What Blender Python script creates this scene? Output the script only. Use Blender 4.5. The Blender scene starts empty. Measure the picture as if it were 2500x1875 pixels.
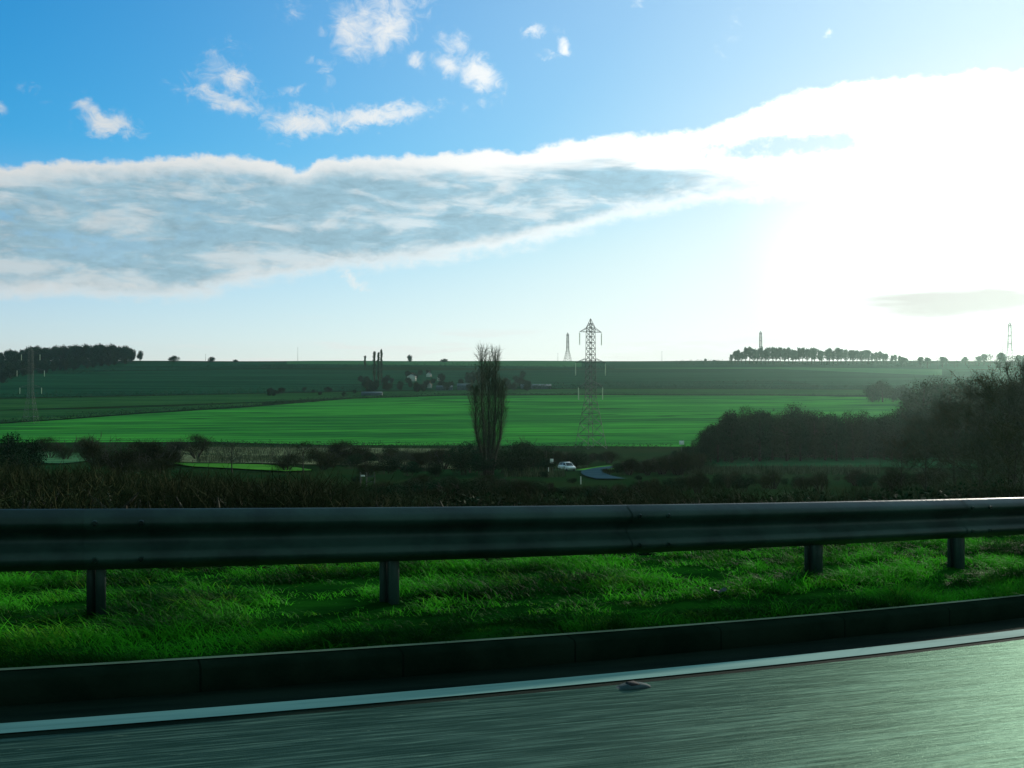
import bpy, bmesh, math, random
import numpy as np
from mathutils import Vector, Matrix, noise as mnoise

SC = bpy.context.scene
COL = SC.collection
R = math.radians

# ------------------------------------------------------------------ camera
cam = bpy.data.cameras.new("camera")
cam.sensor_width = 36.0
cam.lens = 36.0
cam.clip_start = 0.05
cam.clip_end = 30000.0
cam_o = bpy.data.objects.new("camera", cam)
cam_o.location = (0, 0, 0)
cam_o.rotation_euler = (R(90), 0, 0)
COL.objects.link(cam_o)
SC.camera = cam_o

# ------------------------------------------------------------------ light
SUN_AZ, SUN_EL = 33.0, 11.5          # degrees right of the view axis (+Y), above the level
SC.view_settings.view_transform = 'Standard'
SC.view_settings.look = 'None'
SC.view_settings.gamma = 1.0
SC.view_settings.exposure = 0.0
sun = bpy.data.lights.new("sun", 'SUN')
sun.energy = 4.0
sun.angle = R(0.53)
sun.color = (1.0, 0.93, 0.80)
sun_o = bpy.data.objects.new("sun", sun)
_d = Vector((math.sin(R(SUN_AZ)) * math.cos(R(SUN_EL)), math.cos(R(SUN_AZ)) * math.cos(R(SUN_EL)), math.sin(R(SUN_EL))))
sun_o.rotation_euler = (-_d).to_track_quat('-Z', 'Y').to_euler()
sun_o.location = (20, 20, 30)
COL.objects.link(sun_o)


class NT:
    """small helper to wire node trees"""
    def __init__(s, tree):
        s.t = tree
    def n(s, typ, **kw):
        nd = s.t.nodes.new(typ)
        for k, v in kw.items():
            setattr(nd, k, v)
        return nd
    def put(s, sock, v):
        if isinstance(v, (int, float)):
            sock.default_value = v
        elif isinstance(v, tuple):
            sock.default_value = v if len(v) != 3 or sock.type == 'VECTOR' else (*v, 1.0)
        else:
            s.t.links.new(v, sock)
    def m(s, op, a, b=0.0, c=0.0, clamp=False):
        nd = s.n('ShaderNodeMath', operation=op, use_clamp=clamp)
        s.put(nd.inputs[0], a); s.put(nd.inputs[1], b)
        if op in ('MULTIPLY_ADD', 'SMOOTH_MAX', 'SMOOTH_MIN', 'WRAP', 'COMPARE'):
            s.put(nd.inputs[2], c)
        return nd.outputs[0]
    def ss(s, v, lo, hi, a=0.0, b=1.0):
        nd = s.n('ShaderNodeMapRange', interpolation_type='SMOOTHSTEP')
        s.put(nd.inputs['Value'], v)
        for k, x in (('From Min', lo), ('From Max', hi), ('To Min', a), ('To Max', b)):
            s.put(nd.inputs[k], x)
        return nd.outputs[0]
    def lin(s, v, lo, hi, a=0.0, b=1.0):
        nd = s.n('ShaderNodeMapRange')
        s.put(nd.inputs['Value'], v)
        for k, x in (('From Min', lo), ('From Max', hi), ('To Min', a), ('To Max', b)):
            s.put(nd.inputs[k], x)
        return nd.outputs[0]
    def xyz(s, x, y, z):
        nd = s.n('ShaderNodeCombineXYZ')
        s.put(nd.inputs[0], x); s.put(nd.inputs[1], y); s.put(nd.inputs[2], z)
        return nd.outputs[0]
    def noise(s, vec, scale, detail=4.0, rough=0.5, dist=0.0):
        nd = s.n('ShaderNodeTexNoise')
        s.put(nd.inputs['Vector'], vec); nd.inputs['Scale'].default_value = scale
        nd.inputs['Detail'].default_value = detail; nd.inputs['Roughness'].default_value = rough
        nd.inputs['Distortion'].default_value = dist
        return nd.outputs['Fac']
    def mix(s, f, a, b, mode='MIX'):
        nd = s.n('ShaderNodeMix', data_type='RGBA', blend_type=mode)
        s.put(nd.inputs[0], f); s.put(nd.inputs[6], a); s.put(nd.inputs[7], b)
        return nd.outputs[2]
    def curve(s, v, pts, lo, hi):
        """piecewise curve through pts (v -> w), w given and returned in the range lo..hi"""
        x0, x1 = pts[0][0], pts[-1][0]
        nd = s.n('ShaderNodeFloatCurve')
        cv = nd.mapping.curves[0]
        q = [((a - x0) / (x1 - x0), (b - lo) / (hi - lo)) for a, b in pts]
        cv.points[0].location = q[0]; cv.points[1].location = q[-1]
        for a in q[1:-1]:
            cv.points.new(*a)
        nd.mapping.update()
        s.put(nd.inputs['Value'], s.lin(v, x0, x1))
        return s.lin(nd.outputs[0], 0.0, 1.0, lo, hi)


def azel(x, y):
    """direction (degrees) of a point of the 2500 x 1875 photograph"""
    return (math.degrees(math.atan((x - 1250) / 2500)),
            math.degrees(math.atan((937.5 - y) / math.hypot(2500, x - 1250))))


def build_world():
    w = bpy.data.worlds.new("World")
    SC.world = w
    w.use_nodes = True
    t = NT(w.node_tree)
    w.node_tree.nodes.clear()
    out = t.n('ShaderNodeOutputWorld')
    bg = t.n('ShaderNodeBackground')
    bg.inputs['Strength'].default_value = SKY_STRENGTH
    w.node_tree.links.new(bg.outputs[0], out.inputs[0])
    sky = t.n('ShaderNodeTexSky', sky_type='NISHITA')
    sky.sun_disc = False
    sky.sun_elevation = R(SUN_EL)
    sky.sun_rotation = R(SUN_AZ)
    sky.air_density = 1.0
    sky.dust_density = SKY_DUST
    sky.ozone_density = 6.0
    co = t.n('ShaderNodeTexCoord').outputs['Generated']
    sep = t.n('ShaderNodeSeparateXYZ'); t.put(sep.inputs[0], co)
    X, Y, Z = sep.outputs
    az = t.m('MULTIPLY', t.m('ARCTAN2', X, Y), 57.2958)
    el = t.m('MULTIPLY', t.m('ARCSINE', Z), 57.2958)
    base = sky.outputs[0]
    # richer blue away from the sun: gamma on the sky's own colour
    hs = t.n('ShaderNodeHueSaturation'); hs.inputs['Saturation'].default_value = SKY_SAT
    hs.inputs['Hue'].default_value = 0.5 + SKY_HUE
    t.put(hs.inputs['Color'], base)
    g = t.n('ShaderNodeGamma'); g.inputs[1].default_value = SKY_GAMMA
    t.put(g.inputs[0], hs.outputs[0])
    base = t.mix(1.0, g.outputs[0], SKY_TINT, 'MULTIPLY')

    # thin haze light round the sun (mie scatter), part of the sky itself
    sx, sy, sz = _d
    dp = t.m('ADD', t.m('ADD', t.m('MULTIPLY', X, sx), t.m('MULTIPLY', Y, sy)), t.m('MULTIPLY', Z, sz))
    dp = t.m('MAXIMUM', dp, 0.0)
    glow = t.m('ADD', t.m('MULTIPLY', t.m('POWER', dp, 5.5), GLOW), t.m('MULTIPLY', t.m('MULTIPLY', t.m('POWER', dp, 34.0), t.ss(el, 18.0, 9.0)), 2.0 * GLOW))
    # pale band low over the land
    low = t.m('EXPONENT', t.m('MULTIPLY', t.m('MAXIMUM', el, 0.0), -0.16))
    glowc = t.mix(1.0, (1.0, 0.85, 0.5), t.xyz(glow, glow, glow), 'MULTIPLY')
    base = t.mix(1.0, base, glowc, 'ADD')
    side = t.m('MULTIPLY', low, t.m('ADD', 0.22, t.m('MULTIPLY', dp, 0.78)))
    base = t.mix(1.0, base, t.mix(1.0, HORIZ, t.xyz(side, side, side), 'MULTIPLY'), 'ADD')

    lift = t.ss(el, 13.0, 4.5)
    base = t.mix(1.0, base, t.mix(1.0, (2.3, 0.7, 1.0), t.xyz(lift, lift, lift), 'MULTIPLY'), 'ADD')
    lo_ = t.n('ShaderNodeSeparateColor'); t.put(lo_.inputs[0], base)
    capc = t.n('ShaderNodeCombineColor')
    near = t.ss(dp, 0.93, 1.0)
    hi_ = t.ss(el, 7.0, 13.0)
    for i_, (top_, lowtop) in enumerate(((8.6, 9.9), (9.8, 10.6), (11.0, 10.2))):
        tp = t.m('MULTIPLY_ADD', hi_, top_ - lowtop, lowtop)
        tp = t.m('ADD', tp, t.m('MULTIPLY', t.m('MULTIPLY', near, t.m('SUBTRACT', 1.0, hi_)), 14.0))
        soft = t.m('MULTIPLY', t.m('TANH', t.m('DIVIDE', lo_.outputs[i_], tp)), tp)
        t.put(capc.inputs[i_], soft)
    base = capc.outputs[0]

    # ---- clouds, in azimuth / elevation
    p = t.xyz(az, el, 0.0)
    nz1 = t.noise(t.xyz(t.m('MULTIPLY', az, 0.55), el, 0.3), 0.55, 6, 0.55)       # lumps
    nz2 = t.noise(t.xyz(t.m('MULTIPLY', az, 0.22), el, 4.0), 0.62, 6, 0.55, 0.3)  # long streaks
    nz3 = t.noise(t.xyz(t.m('MULTIPLY', az, 0.8), el, 9.0), 1.7, 5, 0.6)          # fine
    ns = t.m('SUBTRACT', nz1, 0.5); nf = t.m('SUBTRACT', nz3, 0.5); nl = t.m('SUBTRACT', nz2, 0.5)

    def cpts(l):
        return [azel(x, y) for x, y in l]
    TOP = [(-900, 430), (-300, 410), (0, 398), (130, 386), (240, 386), (350, 382), (400, 374), (560, 373), (660, 385), (730, 404), (780, 384),
           (950, 374), (1060, 370), (1200, 358), (1290, 366), (1330, 348), (1480, 326), (1650, 315), (1720, 305), (1800, 278), (1870, 243), (2000, 205), (2200, 181), (2500, 160), (3400, 100)]
    BOT = [(-900, 745), (-300, 735), (0, 722), (300, 730), (440, 735), (600, 702), (830, 668), (1000, 652), (1250, 612), (1400, 578), (1550, 535), (1750, 505), (1950, 500), (2500, 520), (3400, 560)]
    top = t.curve(az, cpts(TOP), 0.0, 22.0)
    bot = t.curve(az, cpts(BOT), 0.0, 22.0)
    a_top = t.m('ADD', t.m('SUBTRACT', top, el), t.m('MULTIPLY', nf, 0.9))      # degrees under the top edge
    a_bot = t.m('ADD', t.m('SUBTRACT', el, bot), t.m('ADD', t.m('MULTIPLY', nf, 1.0), t.m('MULTIPLY', nl, 1.6)))
    band = t.m('MULTIPLY', t.ss(a_top, 0.0, 0.42), t.ss(a_bot, -0.25, 0.9))
    # the streak openings towards the left end, where blue sky shows through
    leftness = t.ss(az, -27.0, -9.0, 1.0, 0.0)
    rightness = t.ss(az, 2.0, 14.0)
    gaps = t.m('MULTIPLY', t.ss(t.m('ADD', nl, t.m('MULTIPLY', nf, 0.35)), 0.0, -0.16), t.m('MULTIPLY', leftness, 0.45))
    band = t.m('MULTIPLY', band, t.m('SUBTRACT', 1.0, gaps))
    # opening of sky in the right half of the bank
    hx, hy = azel(1930, 355)
    hole = t.m('ADD', t.m('POWER', t.m('DIVIDE', t.m('SUBTRACT', az, hx), 5.0), 2.0), t.m('POWER', t.m('DIVIDE', t.m('SUBTRACT', el, t.m('MULTIPLY_ADD', t.m('SUBTRACT', az, hx), 0.02, hy)), 0.62), 2.0))
    hole = t.ss(t.m('ADD', hole, t.m('MULTIPLY', nf, 2.6)), 1.25, 0.1)
    band = t.m('MULTIPLY', band, t.m('SUBTRACT', 1.0, t.m('MULTIPLY', hole, 0.95)))

    # thickness decides how grey the lit-from-behind cloud looks
    thick = t.m('MULTIPLY', t.ss(a_top, 0.05, 1.5), t.ss(a_bot, 0.1, 1.3))
    core = t.curve(az, cpts([(-900, 560), (0, 560), (500, 570), (900, 540), (1250, 500), (1600, 462), (1900, 455), (3400, 440)]), 0.0, 22.0)
    cw = t.curve(az, [(azel(-900, 0)[0], 4.0), (azel(0, 0)[0], 4.2), (azel(700, 0)[0], 3.3), (azel(1100, 0)[0], 2.2), (azel(1500, 0)[0], 1.35), (azel(1900, 0)[0], 0.7), (azel(3400, 0)[0], 0.4)], 0.0, 5.0)
    cd = t.m('DIVIDE', t.m('ABSOLUTE', t.m('ADD', t.m('SUBTRACT', el, core), t.m('MULTIPLY', nl, 2.6))), cw)
    corem = t.ss(cd, 1.45, 0.7)
    nz5 = t.noise(t.xyz(t.m('MULTIPLY', az, 0.30), t.m('MULTIPLY', el, 1.0), 14.0), 1.2, 7, 0.60, 0.7)
    streak = t.ss(t.m('ADD', t.m('ADD', nl, t.m('MULTIPLY', ns, 0.4)), t.m('MULTIPLY', t.m('SUBTRACT', nz5, 0.5), 0.8)), 0.24, -0.06)
    grey = t.m('MULTIPLY', t.m('MULTIPLY', thick, corem), t.m('MULTIPLY_ADD', streak, 0.50, 0.44))
    grey = t.m('MULTIPLY', grey, t.ss(az, 7.0, 19.0, 1.0, 0.0))

    # small clouds: (x, y, half width, half height, tilt, density)
    BL = [(215, 262, 34, 24, 0, 1.0), (262, 300, 70, 27, -4, 1.1),
          (1, 262, 14, 26, 0, .9), (535, 165, 60, 62, -25, .62), (572, 192, 40, 33, -30, 1.15), (548, 246, 118, 22, -12, .95), (640, 225, 40, 26, -30, .55),
          (455, 185, 20, 22, 0, .4), (745, 300, 85, 30, 3, 1.3), (905, 285, 140, 22, 10, 1.3), (720, 215, 50, 16, 15, .62), (800, 198, 28, 22, 0, .5), (775, 158, 38, 14, 0, .62),
          (870, 70, 62, 62, 0, 1.1), (950, 70, 75, 50, 15, 1.1), (960, 10, 90, 45, 0, .8), (1022, 150, 24, 20, 30, .95), (710, 20, 40, 45, 40, .45),
          (1110, 110, 50, 28, -25, .85), (1100, 155, 42, 28, -10, 1.05), (1175, 180, 48, 36, -25, 1.35), (1150, 250, 50, 24, 0, .45), (1235, 250, 30, 28, 0, .35),
          (1302, 76, 28, 14, 20, .8), (1373, 112, 15, 18, -10, 1.1), (1345, 135, 36, 12, 0, .5), (1370, 78, 26, 12, 0, .45), (1565, 8, 20, 12, 20, .7), (2022, 84, 12, 9, 0, .7),
          (1790, 60, 100, 26, 55, .35), (60, 215, 130, 12, -4, .36), (120, 255, 30, 10, 0, .3), (1021, 590, 24, 18, -45, 1.1), (865, 685, 44, 12, -38, .9), (700, 345, 60, 8, 0, .35),
          (3000, 60, 160, 50, 10, 1.0), (-400, 200, 160, 40, 10, 1.0), (-700, 420, 200, 60, -10, 1.1)]
    acc = None
    wa = t.m('ADD', az, t.m('MULTIPLY', ns, 1.3)); we = t.m('ADD', el, t.m('MULTIPLY', nf, 1.3))
    for (bx, by, rx, ry, tl, st) in BL:
        cx, cy = azel(bx, by)
        k = math.cos(R(cx))
        rx_ = math.degrees(rx / 2500) * k * 1.10; ry_ = math.degrees(ry / 2500) * k * 1.12
        c, s_ = math.cos(R(tl)), math.sin(R(tl))
        da = t.m('SUBTRACT', wa, cx); de = t.m('SUBTRACT', we, cy)
        u = t.m('MULTIPLY_ADD', da, c / rx_, t.m('MULTIPLY', de, s_ / rx_))
        v = t.m('MULTIPLY_ADD', da, -s_ / ry_, t.m('MULTIPLY', de, c / ry_))
        q = t.m('MULTIPLY_ADD', u, u, t.m('MULTIPLY', v, v))
        f = t.m('MULTIPLY', t.m('EXPONENT', t.m('MULTIPLY', q, -0.9)), st)
        acc = f if acc is None else t.m('MAXIMUM', acc, f)
    nz4 = t.noise(t.xyz(t.m('MULTIPLY', az, 0.8), el, 2.0), 1.15, 8, 0.66, 0.8)
    puff = t.ss(t.m('ADD', acc, t.m('MULTIPLY', t.m('SUBTRACT', nz4, 0.55), 1.9)), 0.15, 1.35)
    puff = t.m('MULTIPLY', puff, t.ss(acc, 0.06, 0.3))
    # flat streaks low over the horizon
    lowst = t.ss(t.m('ADD', t.noise(t.xyz(t.m('MULTIPLY', az, 0.16), t.m('MULTIPLY', el, 1.3), 7.0), 0.9, 5, 0.5), t.m('MULTIPLY', t.ss(el, 3.4, 0.8), 0.13)), 0.58, 0.70)
    lowst = t.m('MULTIPLY', lowst, t.ss(el, 4.2, 2.0))
    rc = cpts([(2280, 742)])[0]
    rb = t.m('ADD', t.m('POWER', t.m('DIVIDE', t.m('SUBTRACT', az, rc[0] + 2.0), 6.2), 2.0), t.m('POWER', t.m('DIVIDE', t.m('SUBTRACT', el, rc[1]), 1.05), 2.0))
    rb = t.ss(t.m('ADD', rb, t.m('MULTIPLY', nl, 2.0)), 1.3, 0.3)

    lum = t.m('MULTIPLY_ADD', t.m('POWER', dp, 5.0), CL_SUN, CL_BASE)
    white = t.mix(1.0, CL_COL, t.xyz(lum, lum, lum), 'MULTIPLY')
    glum = t.m('MULTIPLY_ADD', t.m('POWER', dp, 4.0), CG_SUN, CG_BASE)
    det = t.noise(t.xyz(t.m('MULTIPLY', az, 0.34), el, 21.0), 2.2, 7, 0.62, 0.4)
    glum = t.m('MULTIPLY', glum, t.lin(t.m('ADD', t.m('MULTIPLY', det, 0.6), t.m('MULTIPLY', nz2, 0.4)), 0.36, 0.64, 0.88, 1.30))
    greyc = t.mix(1.0, CG_COL, t.xyz(glum, glum, glum), 'MULTIPLY')
    col = t.mix(t.m('MULTIPLY', puff, 0.86), base, white)
    bandc = t.mix(grey, white, greyc)
    col = t.mix(t.m('MULTIPLY', band, 0.95), col, bandc)
    col = t.mix(t.m('MULTIPLY', lowst, 0.38), col, LOW_COL)
    col = t.mix(t.m('MULTIPLY', rb, 0.92), col, t.mix(1.0, RB_COL, t.xyz(1.0, 1.0, 1.0), 'MULTIPLY'))
    # broken cloud added outside the view, to make the sky's light more neutral
    rest = t.m('MULTIPLY', t.ss(t.m('ABSOLUTE', az), 42.0, 75.0), t.ss(nz1, 0.36, 0.56, 0.35, 0.85))
    up_ = t.m('MULTIPLY', t.ss(el, 32.0, 50.0), t.ss(nz1, 0.42, 0.60, 0.1, 0.8))
    rest = t.m('MAXIMUM', rest, up_)
    col = t.mix(rest, col, REST_COL)
    t.put(bg.inputs['Color'], col)
    w.cycles.sampling_method = 'MANUAL'
    w.cycles.sample_map_resolution = 512


SKY_STRENGTH = 0.10
SKY_DUST = 0.6
SKY_SAT, SKY_HUE, SKY_GAMMA = 1.33, -0.01, 1.0
SKY_TINT = (1.38, 2.03, 2.15)
GLOW = 6.0
HORIZ = (5.0, 4.9, 4.9)
CL_BASE, CL_SUN, CL_COL = 7.2, 8.0, (1.0, 1.0, 0.97)
CG_BASE, CG_SUN, CG_COL = 5.3, 3.4, (0.44, 0.74, 0.90)
REST_COL = (3.0, 4.6, 3.9)
LOW_COL = (8.3, 8.2, 8.0)
RB_COL = (6.4, 6.4, 6.1)
build_world()

# ------------------------------------------------------------------ helpers
random.seed(11)
RNG = np.random.default_rng(11)


def mat(name, col, rough=0.8, spec=0.3, col2=None, scale=1.0, detail=4.0, bump=0.0, bscale=None, metal=0.0, stretch=None, rot=0.0,
        lo=0.35, hi=0.65, rnd=0.0, coord='Object', trans=0.0):
    m = bpy.data.materials.new(name)
    m.use_nodes = True
    t = NT(m.node_tree)
    b = m.node_tree.nodes['Principled BSDF']
    b.inputs['Roughness'].default_value = rough
    b.inputs['Specular IOR Level'].default_value = spec
    b.inputs['Metallic'].default_value = metal
    if coord == 'Object':
        vec = t.n('ShaderNodeTexCoord').outputs['Object']
    else:
        vec = t.n('ShaderNodeNewGeometry').outputs['Position']
    if stretch or rot:
        mp = t.n('ShaderNodeMapping')
        mp.inputs['Rotation'].default_value = (0, 0, -rot)
        r_ = mp
        t.put(mp.inputs[0], vec)
        vec = mp.outputs[0]
        if stretch:
            mp2 = t.n('ShaderNodeMapping'); mp2.inputs['Scale'].default_value = stretch
            t.put(mp2.inputs[0], vec); vec = mp2.outputs[0]
    c = (*col, 1.0)
    if col2 is not None:
        f = t.ss(t.noise(vec, scale, detail, 0.6), lo, hi)
        c = t.mix(f, (*col, 1.0), (*col2, 1.0))
    if rnd:
        oi = t.n('ShaderNodeObjectInfo').outputs['Random']
        k = t.lin(oi, 0.0, 1.0, 1.0 - rnd, 1.0 + rnd)
        c = t.mix(1.0, c, t.xyz(k, k, k), 'MULTIPLY')
    t.put(b.inputs['Base Color'], c)
    if bump:
        bn = t.n('ShaderNodeBump'); bn.inputs['Strength'].default_value = bump
        bn.inputs['Distance'].default_value = 0.02
        t.put(bn.inputs['Height'], t.noise(vec, bscale or scale * 3, 5, 0.65))
        t.put(b.inputs['Normal'], bn.outputs[0])
    if trans:
        b.inputs['Transmission Weight'].default_value = trans
    return m


class MB:
    """collects quads, builds one mesh object"""
    def __init__(s):
        s.v = []; s.f = []; s.n = 0
    def add(s, v, f):
        v = np.asarray(v, float).reshape(-1, 3); f = np.asarray(f, int).reshape(-1, 4)
        s.v.append(v); s.f.append(f + s.n); s.n += len(v)
    def tube(s, p0, p1, r0, r1, k=5):
        p0 = np.asarray(p0, float); p1 = np.asarray(p1, float)
        d = p1 - p0; L = np.linalg.norm(d)
        if L < 1e-9: return
        d /= L
        a = np.cross(d, [0, 0, 1.0]) if abs(d[2]) < 0.9 else np.cross(d, [1.0, 0, 0])
        a /= np.linalg.norm(a); b = np.cross(d, a)
        an = np.arange(k) * 2 * math.pi / k
        ring = np.outer(np.cos(an), a) + np.outer(np.sin(an), b)
        i = np.arange(k); j = (i + 1) % k
        s.add(np.vstack([p0 + ring * r0, p1 + ring * r1]), np.stack([i, j, j + k, i + k], 1))
    def path(s, pts, rs, k=6):
        for a, b, ra, rb in zip(pts[:-1], pts[1:], rs[:-1], rs[1:]):
            s.tube(a, b, ra, rb, k)
    def box(s, c, d, rz=0.0, bev=0.0):
        hx, hy, hz = d[0] / 2, d[1] / 2, d[2] / 2
        if bev:
            b = min(bev, hx * .9, hy * .9, hz * .9)
            V = []
            for z, e in ((-hz, b), (-hz + b, 0), (hz - b, 0), (hz, b)):
                X, Y = hx - e, hy - e
                V += [(-X, -Y, z), (X, -Y, z), (X, Y, z), (-X, Y, z)]
            F = [(3, 2, 1, 0), (12, 13, 14, 15)]
            for l in range(3):
                for i in range(4):
                    j = (i + 1) % 4
                    F.append((l * 4 + i, l * 4 + j, l * 4 + 4 + j, l * 4 + 4 + i))
        else:
            V = [(x, y, z) for z in (-hz, hz) for x, y in ((-hx, -hy), (hx, -hy), (hx, hy), (-hx, hy))]
            F = [(3, 2, 1, 0), (4, 5, 6, 7), (0, 1, 5, 4), (1, 2, 6, 5), (2, 3, 7, 6), (3, 0, 4, 7)]
        V = np.array(V, float)
        co, si = math.cos(rz), math.sin(rz)
        V = np.stack([V[:, 0] * co - V[:, 1] * si + c[0], V[:, 0] * si + V[:, 1] * co + c[1], V[:, 2] + c[2]], 1)
        s.add(V, F)
    def bar(s, p0, p1, w):
        """square section bar (angle iron)"""
        s.tube(p0, p1, w * 0.707, w * 0.707, 4)
    def loft(s, rings, close=True, caps=True):
        rings = np.asarray(rings, float); m, k, _ = rings.shape
        F = []
        for a in range(m - 1):
            for i in range(k if close else k - 1):
                j = (i + 1) % k
                F.append((a * k + i, a * k + j, a * k + k + j, a * k + k + i))
        if caps and close:
            for a in (0, m - 1):
                for i in range(1, k // 2):
                    F.append((a * k + i - 1 if i > 1 else a * k, a * k + i, a * k + k - i - 1 if i < k - 1 else a * k, a * k + (k - i) % k))
        s.add(rings.reshape(-1, 3), F)
    def build(s, name, m, parent=None, smooth=False, loc=None):
        me = bpy.data.meshes.new(name)
        v = np.vstack(s.v); f = np.vstack(s.f)
        me.vertices.add(len(v)); me.vertices.foreach_set('co', v.astype(np.float32).ravel())
        me.loops.add(f.size); me.loops.foreach_set('vertex_index', f.astype(np.int32).ravel())
        me.polygons.add(len(f)); me.polygons.foreach_set('loop_start', np.arange(0, f.size, 4, dtype=np.int32))
        try:
            me.polygons.foreach_set('loop_total', np.full(len(f), 4, np.int32))
        except Exception:
            pass
        if smooth:
            me.polygons.foreach_set('use_smooth', np.ones(len(f), bool))
        me.update(calc_edges=True)
        me.validate()
        me.materials.append(m)
        o = bpy.data.objects.new(name, me)
        COL.objects.link(o)
        if parent is not None: o.parent = parent
        if loc is not None: o.location = loc
        return o


def tag(o, label=None, cat=None, group=None, kind=None):
    if label: o['label'] = label
    if cat: o['category'] = cat
    if group: o['group'] = group
    if kind: o['kind'] = kind
    return o


def empty(name, loc=(0, 0, 0), rz=0.0, sc=1.0):
    o = bpy.data.objects.new(name, None)
    o.empty_display_size = 0.5
    o.location = loc; o.rotation_euler = (0, 0, rz); o.scale = (sc,) * 3 if isinstance(sc, (int, float)) else sc
    COL.objects.link(o)
    return o


def kids(o):
    return [c for c in COL.objects if c.parent is o]


PROTO_KIDS = {}


def copy_tree(o, parent=None):
    c = o.copy(); COL.objects.link(c); c.parent = parent
    ch = PROTO_KIDS.get(o.name)
    if ch is None:
        ch = PROTO_KIDS[o.name] = kids(o)
    for k_ in ch:
        copy_tree(k_, c)
    return c


# ------------------------------------------------------------------ the lie of the land
TH, GR, CU = 0.3944, 0.0431, 0.012       # the road: its direction, its fall per metre, its gentle bend
UX, UY = math.cos(TH), math.sin(TH)
NX, NY = -UY, UX


def bend(s):
    s = np.asarray(s, float); a = np.abs(s)
    return np.where(a < 6, CU * s * s, CU * 36 + 2 * CU * 6 * (np.minimum(a, 60) - 6))


def fall(s):
    s = np.asarray(s, float)
    return -GR * 60 * np.tanh(s / 60)


def road(s, q, h):
    """point at s metres along the road, q metres out from the eye, h metres below the eye's own road height"""
    s = float(s); D = q + float(bend(s))
    return np.array([UX * s + NX * D, UY * s + NY * D, float(fall(s)) - h])


PY = [(-200, -6.5), (20, -6.6), (60, -7.2), (100, -10.5), (200, -16.8), (300, -21.3), (430, -25.5), (520, -25.3), (900, -10.5), (1200, 8), (1600, 36.2), (1750, 38), (2200, 32), (4000, 10), (20000, -60)]
_yy = np.arange(-200, 20000, 10.0)
_zz = np.interp(_yy, [a for a, b in PY], [b for a, b in PY])
for _ in range(3):
    _zz[1:-1] = (_zz[:-2] + _zz[1:-1] * 2 + _zz[2:]) / 4


def ground(x, y, sheet=False):
    x = np.asarray(x, float); y = np.asarray(y, float)
    v = np.interp(y, _yy, _zz)
    v = v + 0.5 * np.sin(x * 0.021 + 1.0) * np.sin(y * 0.017) * np.clip(y / 150 - 0.6, 0, 1)
    s = x * UX + y * UY
    q = x * NX + y * NY - bend(s)
    top = fall(s) - 1.20
    bank = top - 0.02 - np.clip(q - 7.0, 0, None) * 0.5
    e = np.maximum(v, bank)
    z = np.where(q > 7.0, np.minimum(e, top + np.clip(q - 40, 0, None) * 0.4), top)
    if sheet:                      # the sheet itself passes under the carriageway and the verge
        z = np.where(q < 7.1, fall(s) - 1.36, z)
        z = np.where(q < -5.5, fall(s) - 1.30, z)
    return z


def at(x, y, d=None):
    """world point on the ground seen at picture position (x, y) of the 2500 x 1875 photograph"""
    tx = (x - 1250) / 2500.0; tz = (937.5 - y) / 2500.0
    Y = np.concatenate([np.arange(24, 200, 0.5), np.arange(200, 1700, 2.0)])
    g = ground(Y * tx, Y) - Y * tz
    i = np.argmax(g > 0)
    if not (g > 0).any(): i = len(Y) - 1
    a = Y[i - 1] + (Y[i] - Y[i - 1]) * (0 - g[i - 1]) / (g[i] - g[i - 1] + 1e-9) if i > 0 and g[i] > 0 else Y[i]
    return np.array([a * tx, a, float(ground(a * tx, a))])


def gp(x, y):
    return (x, y, float(ground(x, y)))


# ------------------------------------------------------------------ materials
M = {}
M['turf'] = mat('rough_turf', (0.007, 0.034, 0.011), 0.95, 0.0, (0.016, 0.034, 0.011), 0.03, 8, coord='World', lo=.3, hi=.7)
M['crop'] = None
M['asphalt'] = None
M['twig'] = mat('bare_twigs', (0.020, 0.034, 0.013), 0.9, 0.02, (0.044, 0.047, 0.020), 1.2, 3, rnd=0.35)
M['twig_grey'] = mat('grey_twigs', (0.024, 0.042, 0.022), 0.85, 0.1, (0.050, 0.062, 0.032), 0.8, 3, rnd=0.3)
M['bark'] = mat('bark', (0.022, 0.024, 0.016), 0.9, 0.2, (0.045, 0.045, 0.030), 3.0, 5, bump=0.4)
M['leaf'] = mat('dark_leaves', (0.003, 0.024, 0.010), 0.85, 0.05, (0.009, 0.046, 0.016), 1.0, 4, rnd=0.3)
M['leaf_olive'] = mat('olive_leaves', (0.007, 0.028, 0.010), 0.85, 0.05, (0.018, 0.042, 0.014), 1.2, 4, rnd=0.3)
M['reed'] = mat('dry_stems', (0.09, 0.11, 0.055), 0.9, 0.05, (0.03, 0.045, 0.022), 0.6, 4)
M['steel'] = mat('galvanised_steel', (0.024, 0.060, 0.046), 0.45, 0.26, (0.009, 0.026, 0.020), 2.2, 8, bump=0.1, bscale=30, metal=0.1, stretch=None)
M['lattice'] = mat('weathered_lattice_steel', (0.05, 0.08, 0.065), 0.6, 0.4, (0.07, 0.09, 0.08), 0.5, 2)
M['glass_disc'] = mat('pale_insulator_glass', (0.80, 0.85, 0.70), 0.25, 0.6)
_nt = M['glass_disc'].node_tree
_tr = _nt.nodes.new('ShaderNodeBsdfTranslucent'); _tr.inputs[0].default_value = (0.62, 0.70, 0.58, 1)
_mx = _nt.nodes.new('ShaderNodeMixShader'); _mx.inputs[0].default_value = 0.5
_nt.links.new(_nt.nodes['Principled BSDF'].outputs[0], _mx.inputs[1]); _nt.links.new(_tr.outputs[0], _mx.inputs[2])
_nt.links.new(_mx.outputs[0], [n for n in _nt.nodes if n.type == 'OUTPUT_MATERIAL'][0].inputs[0])
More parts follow.
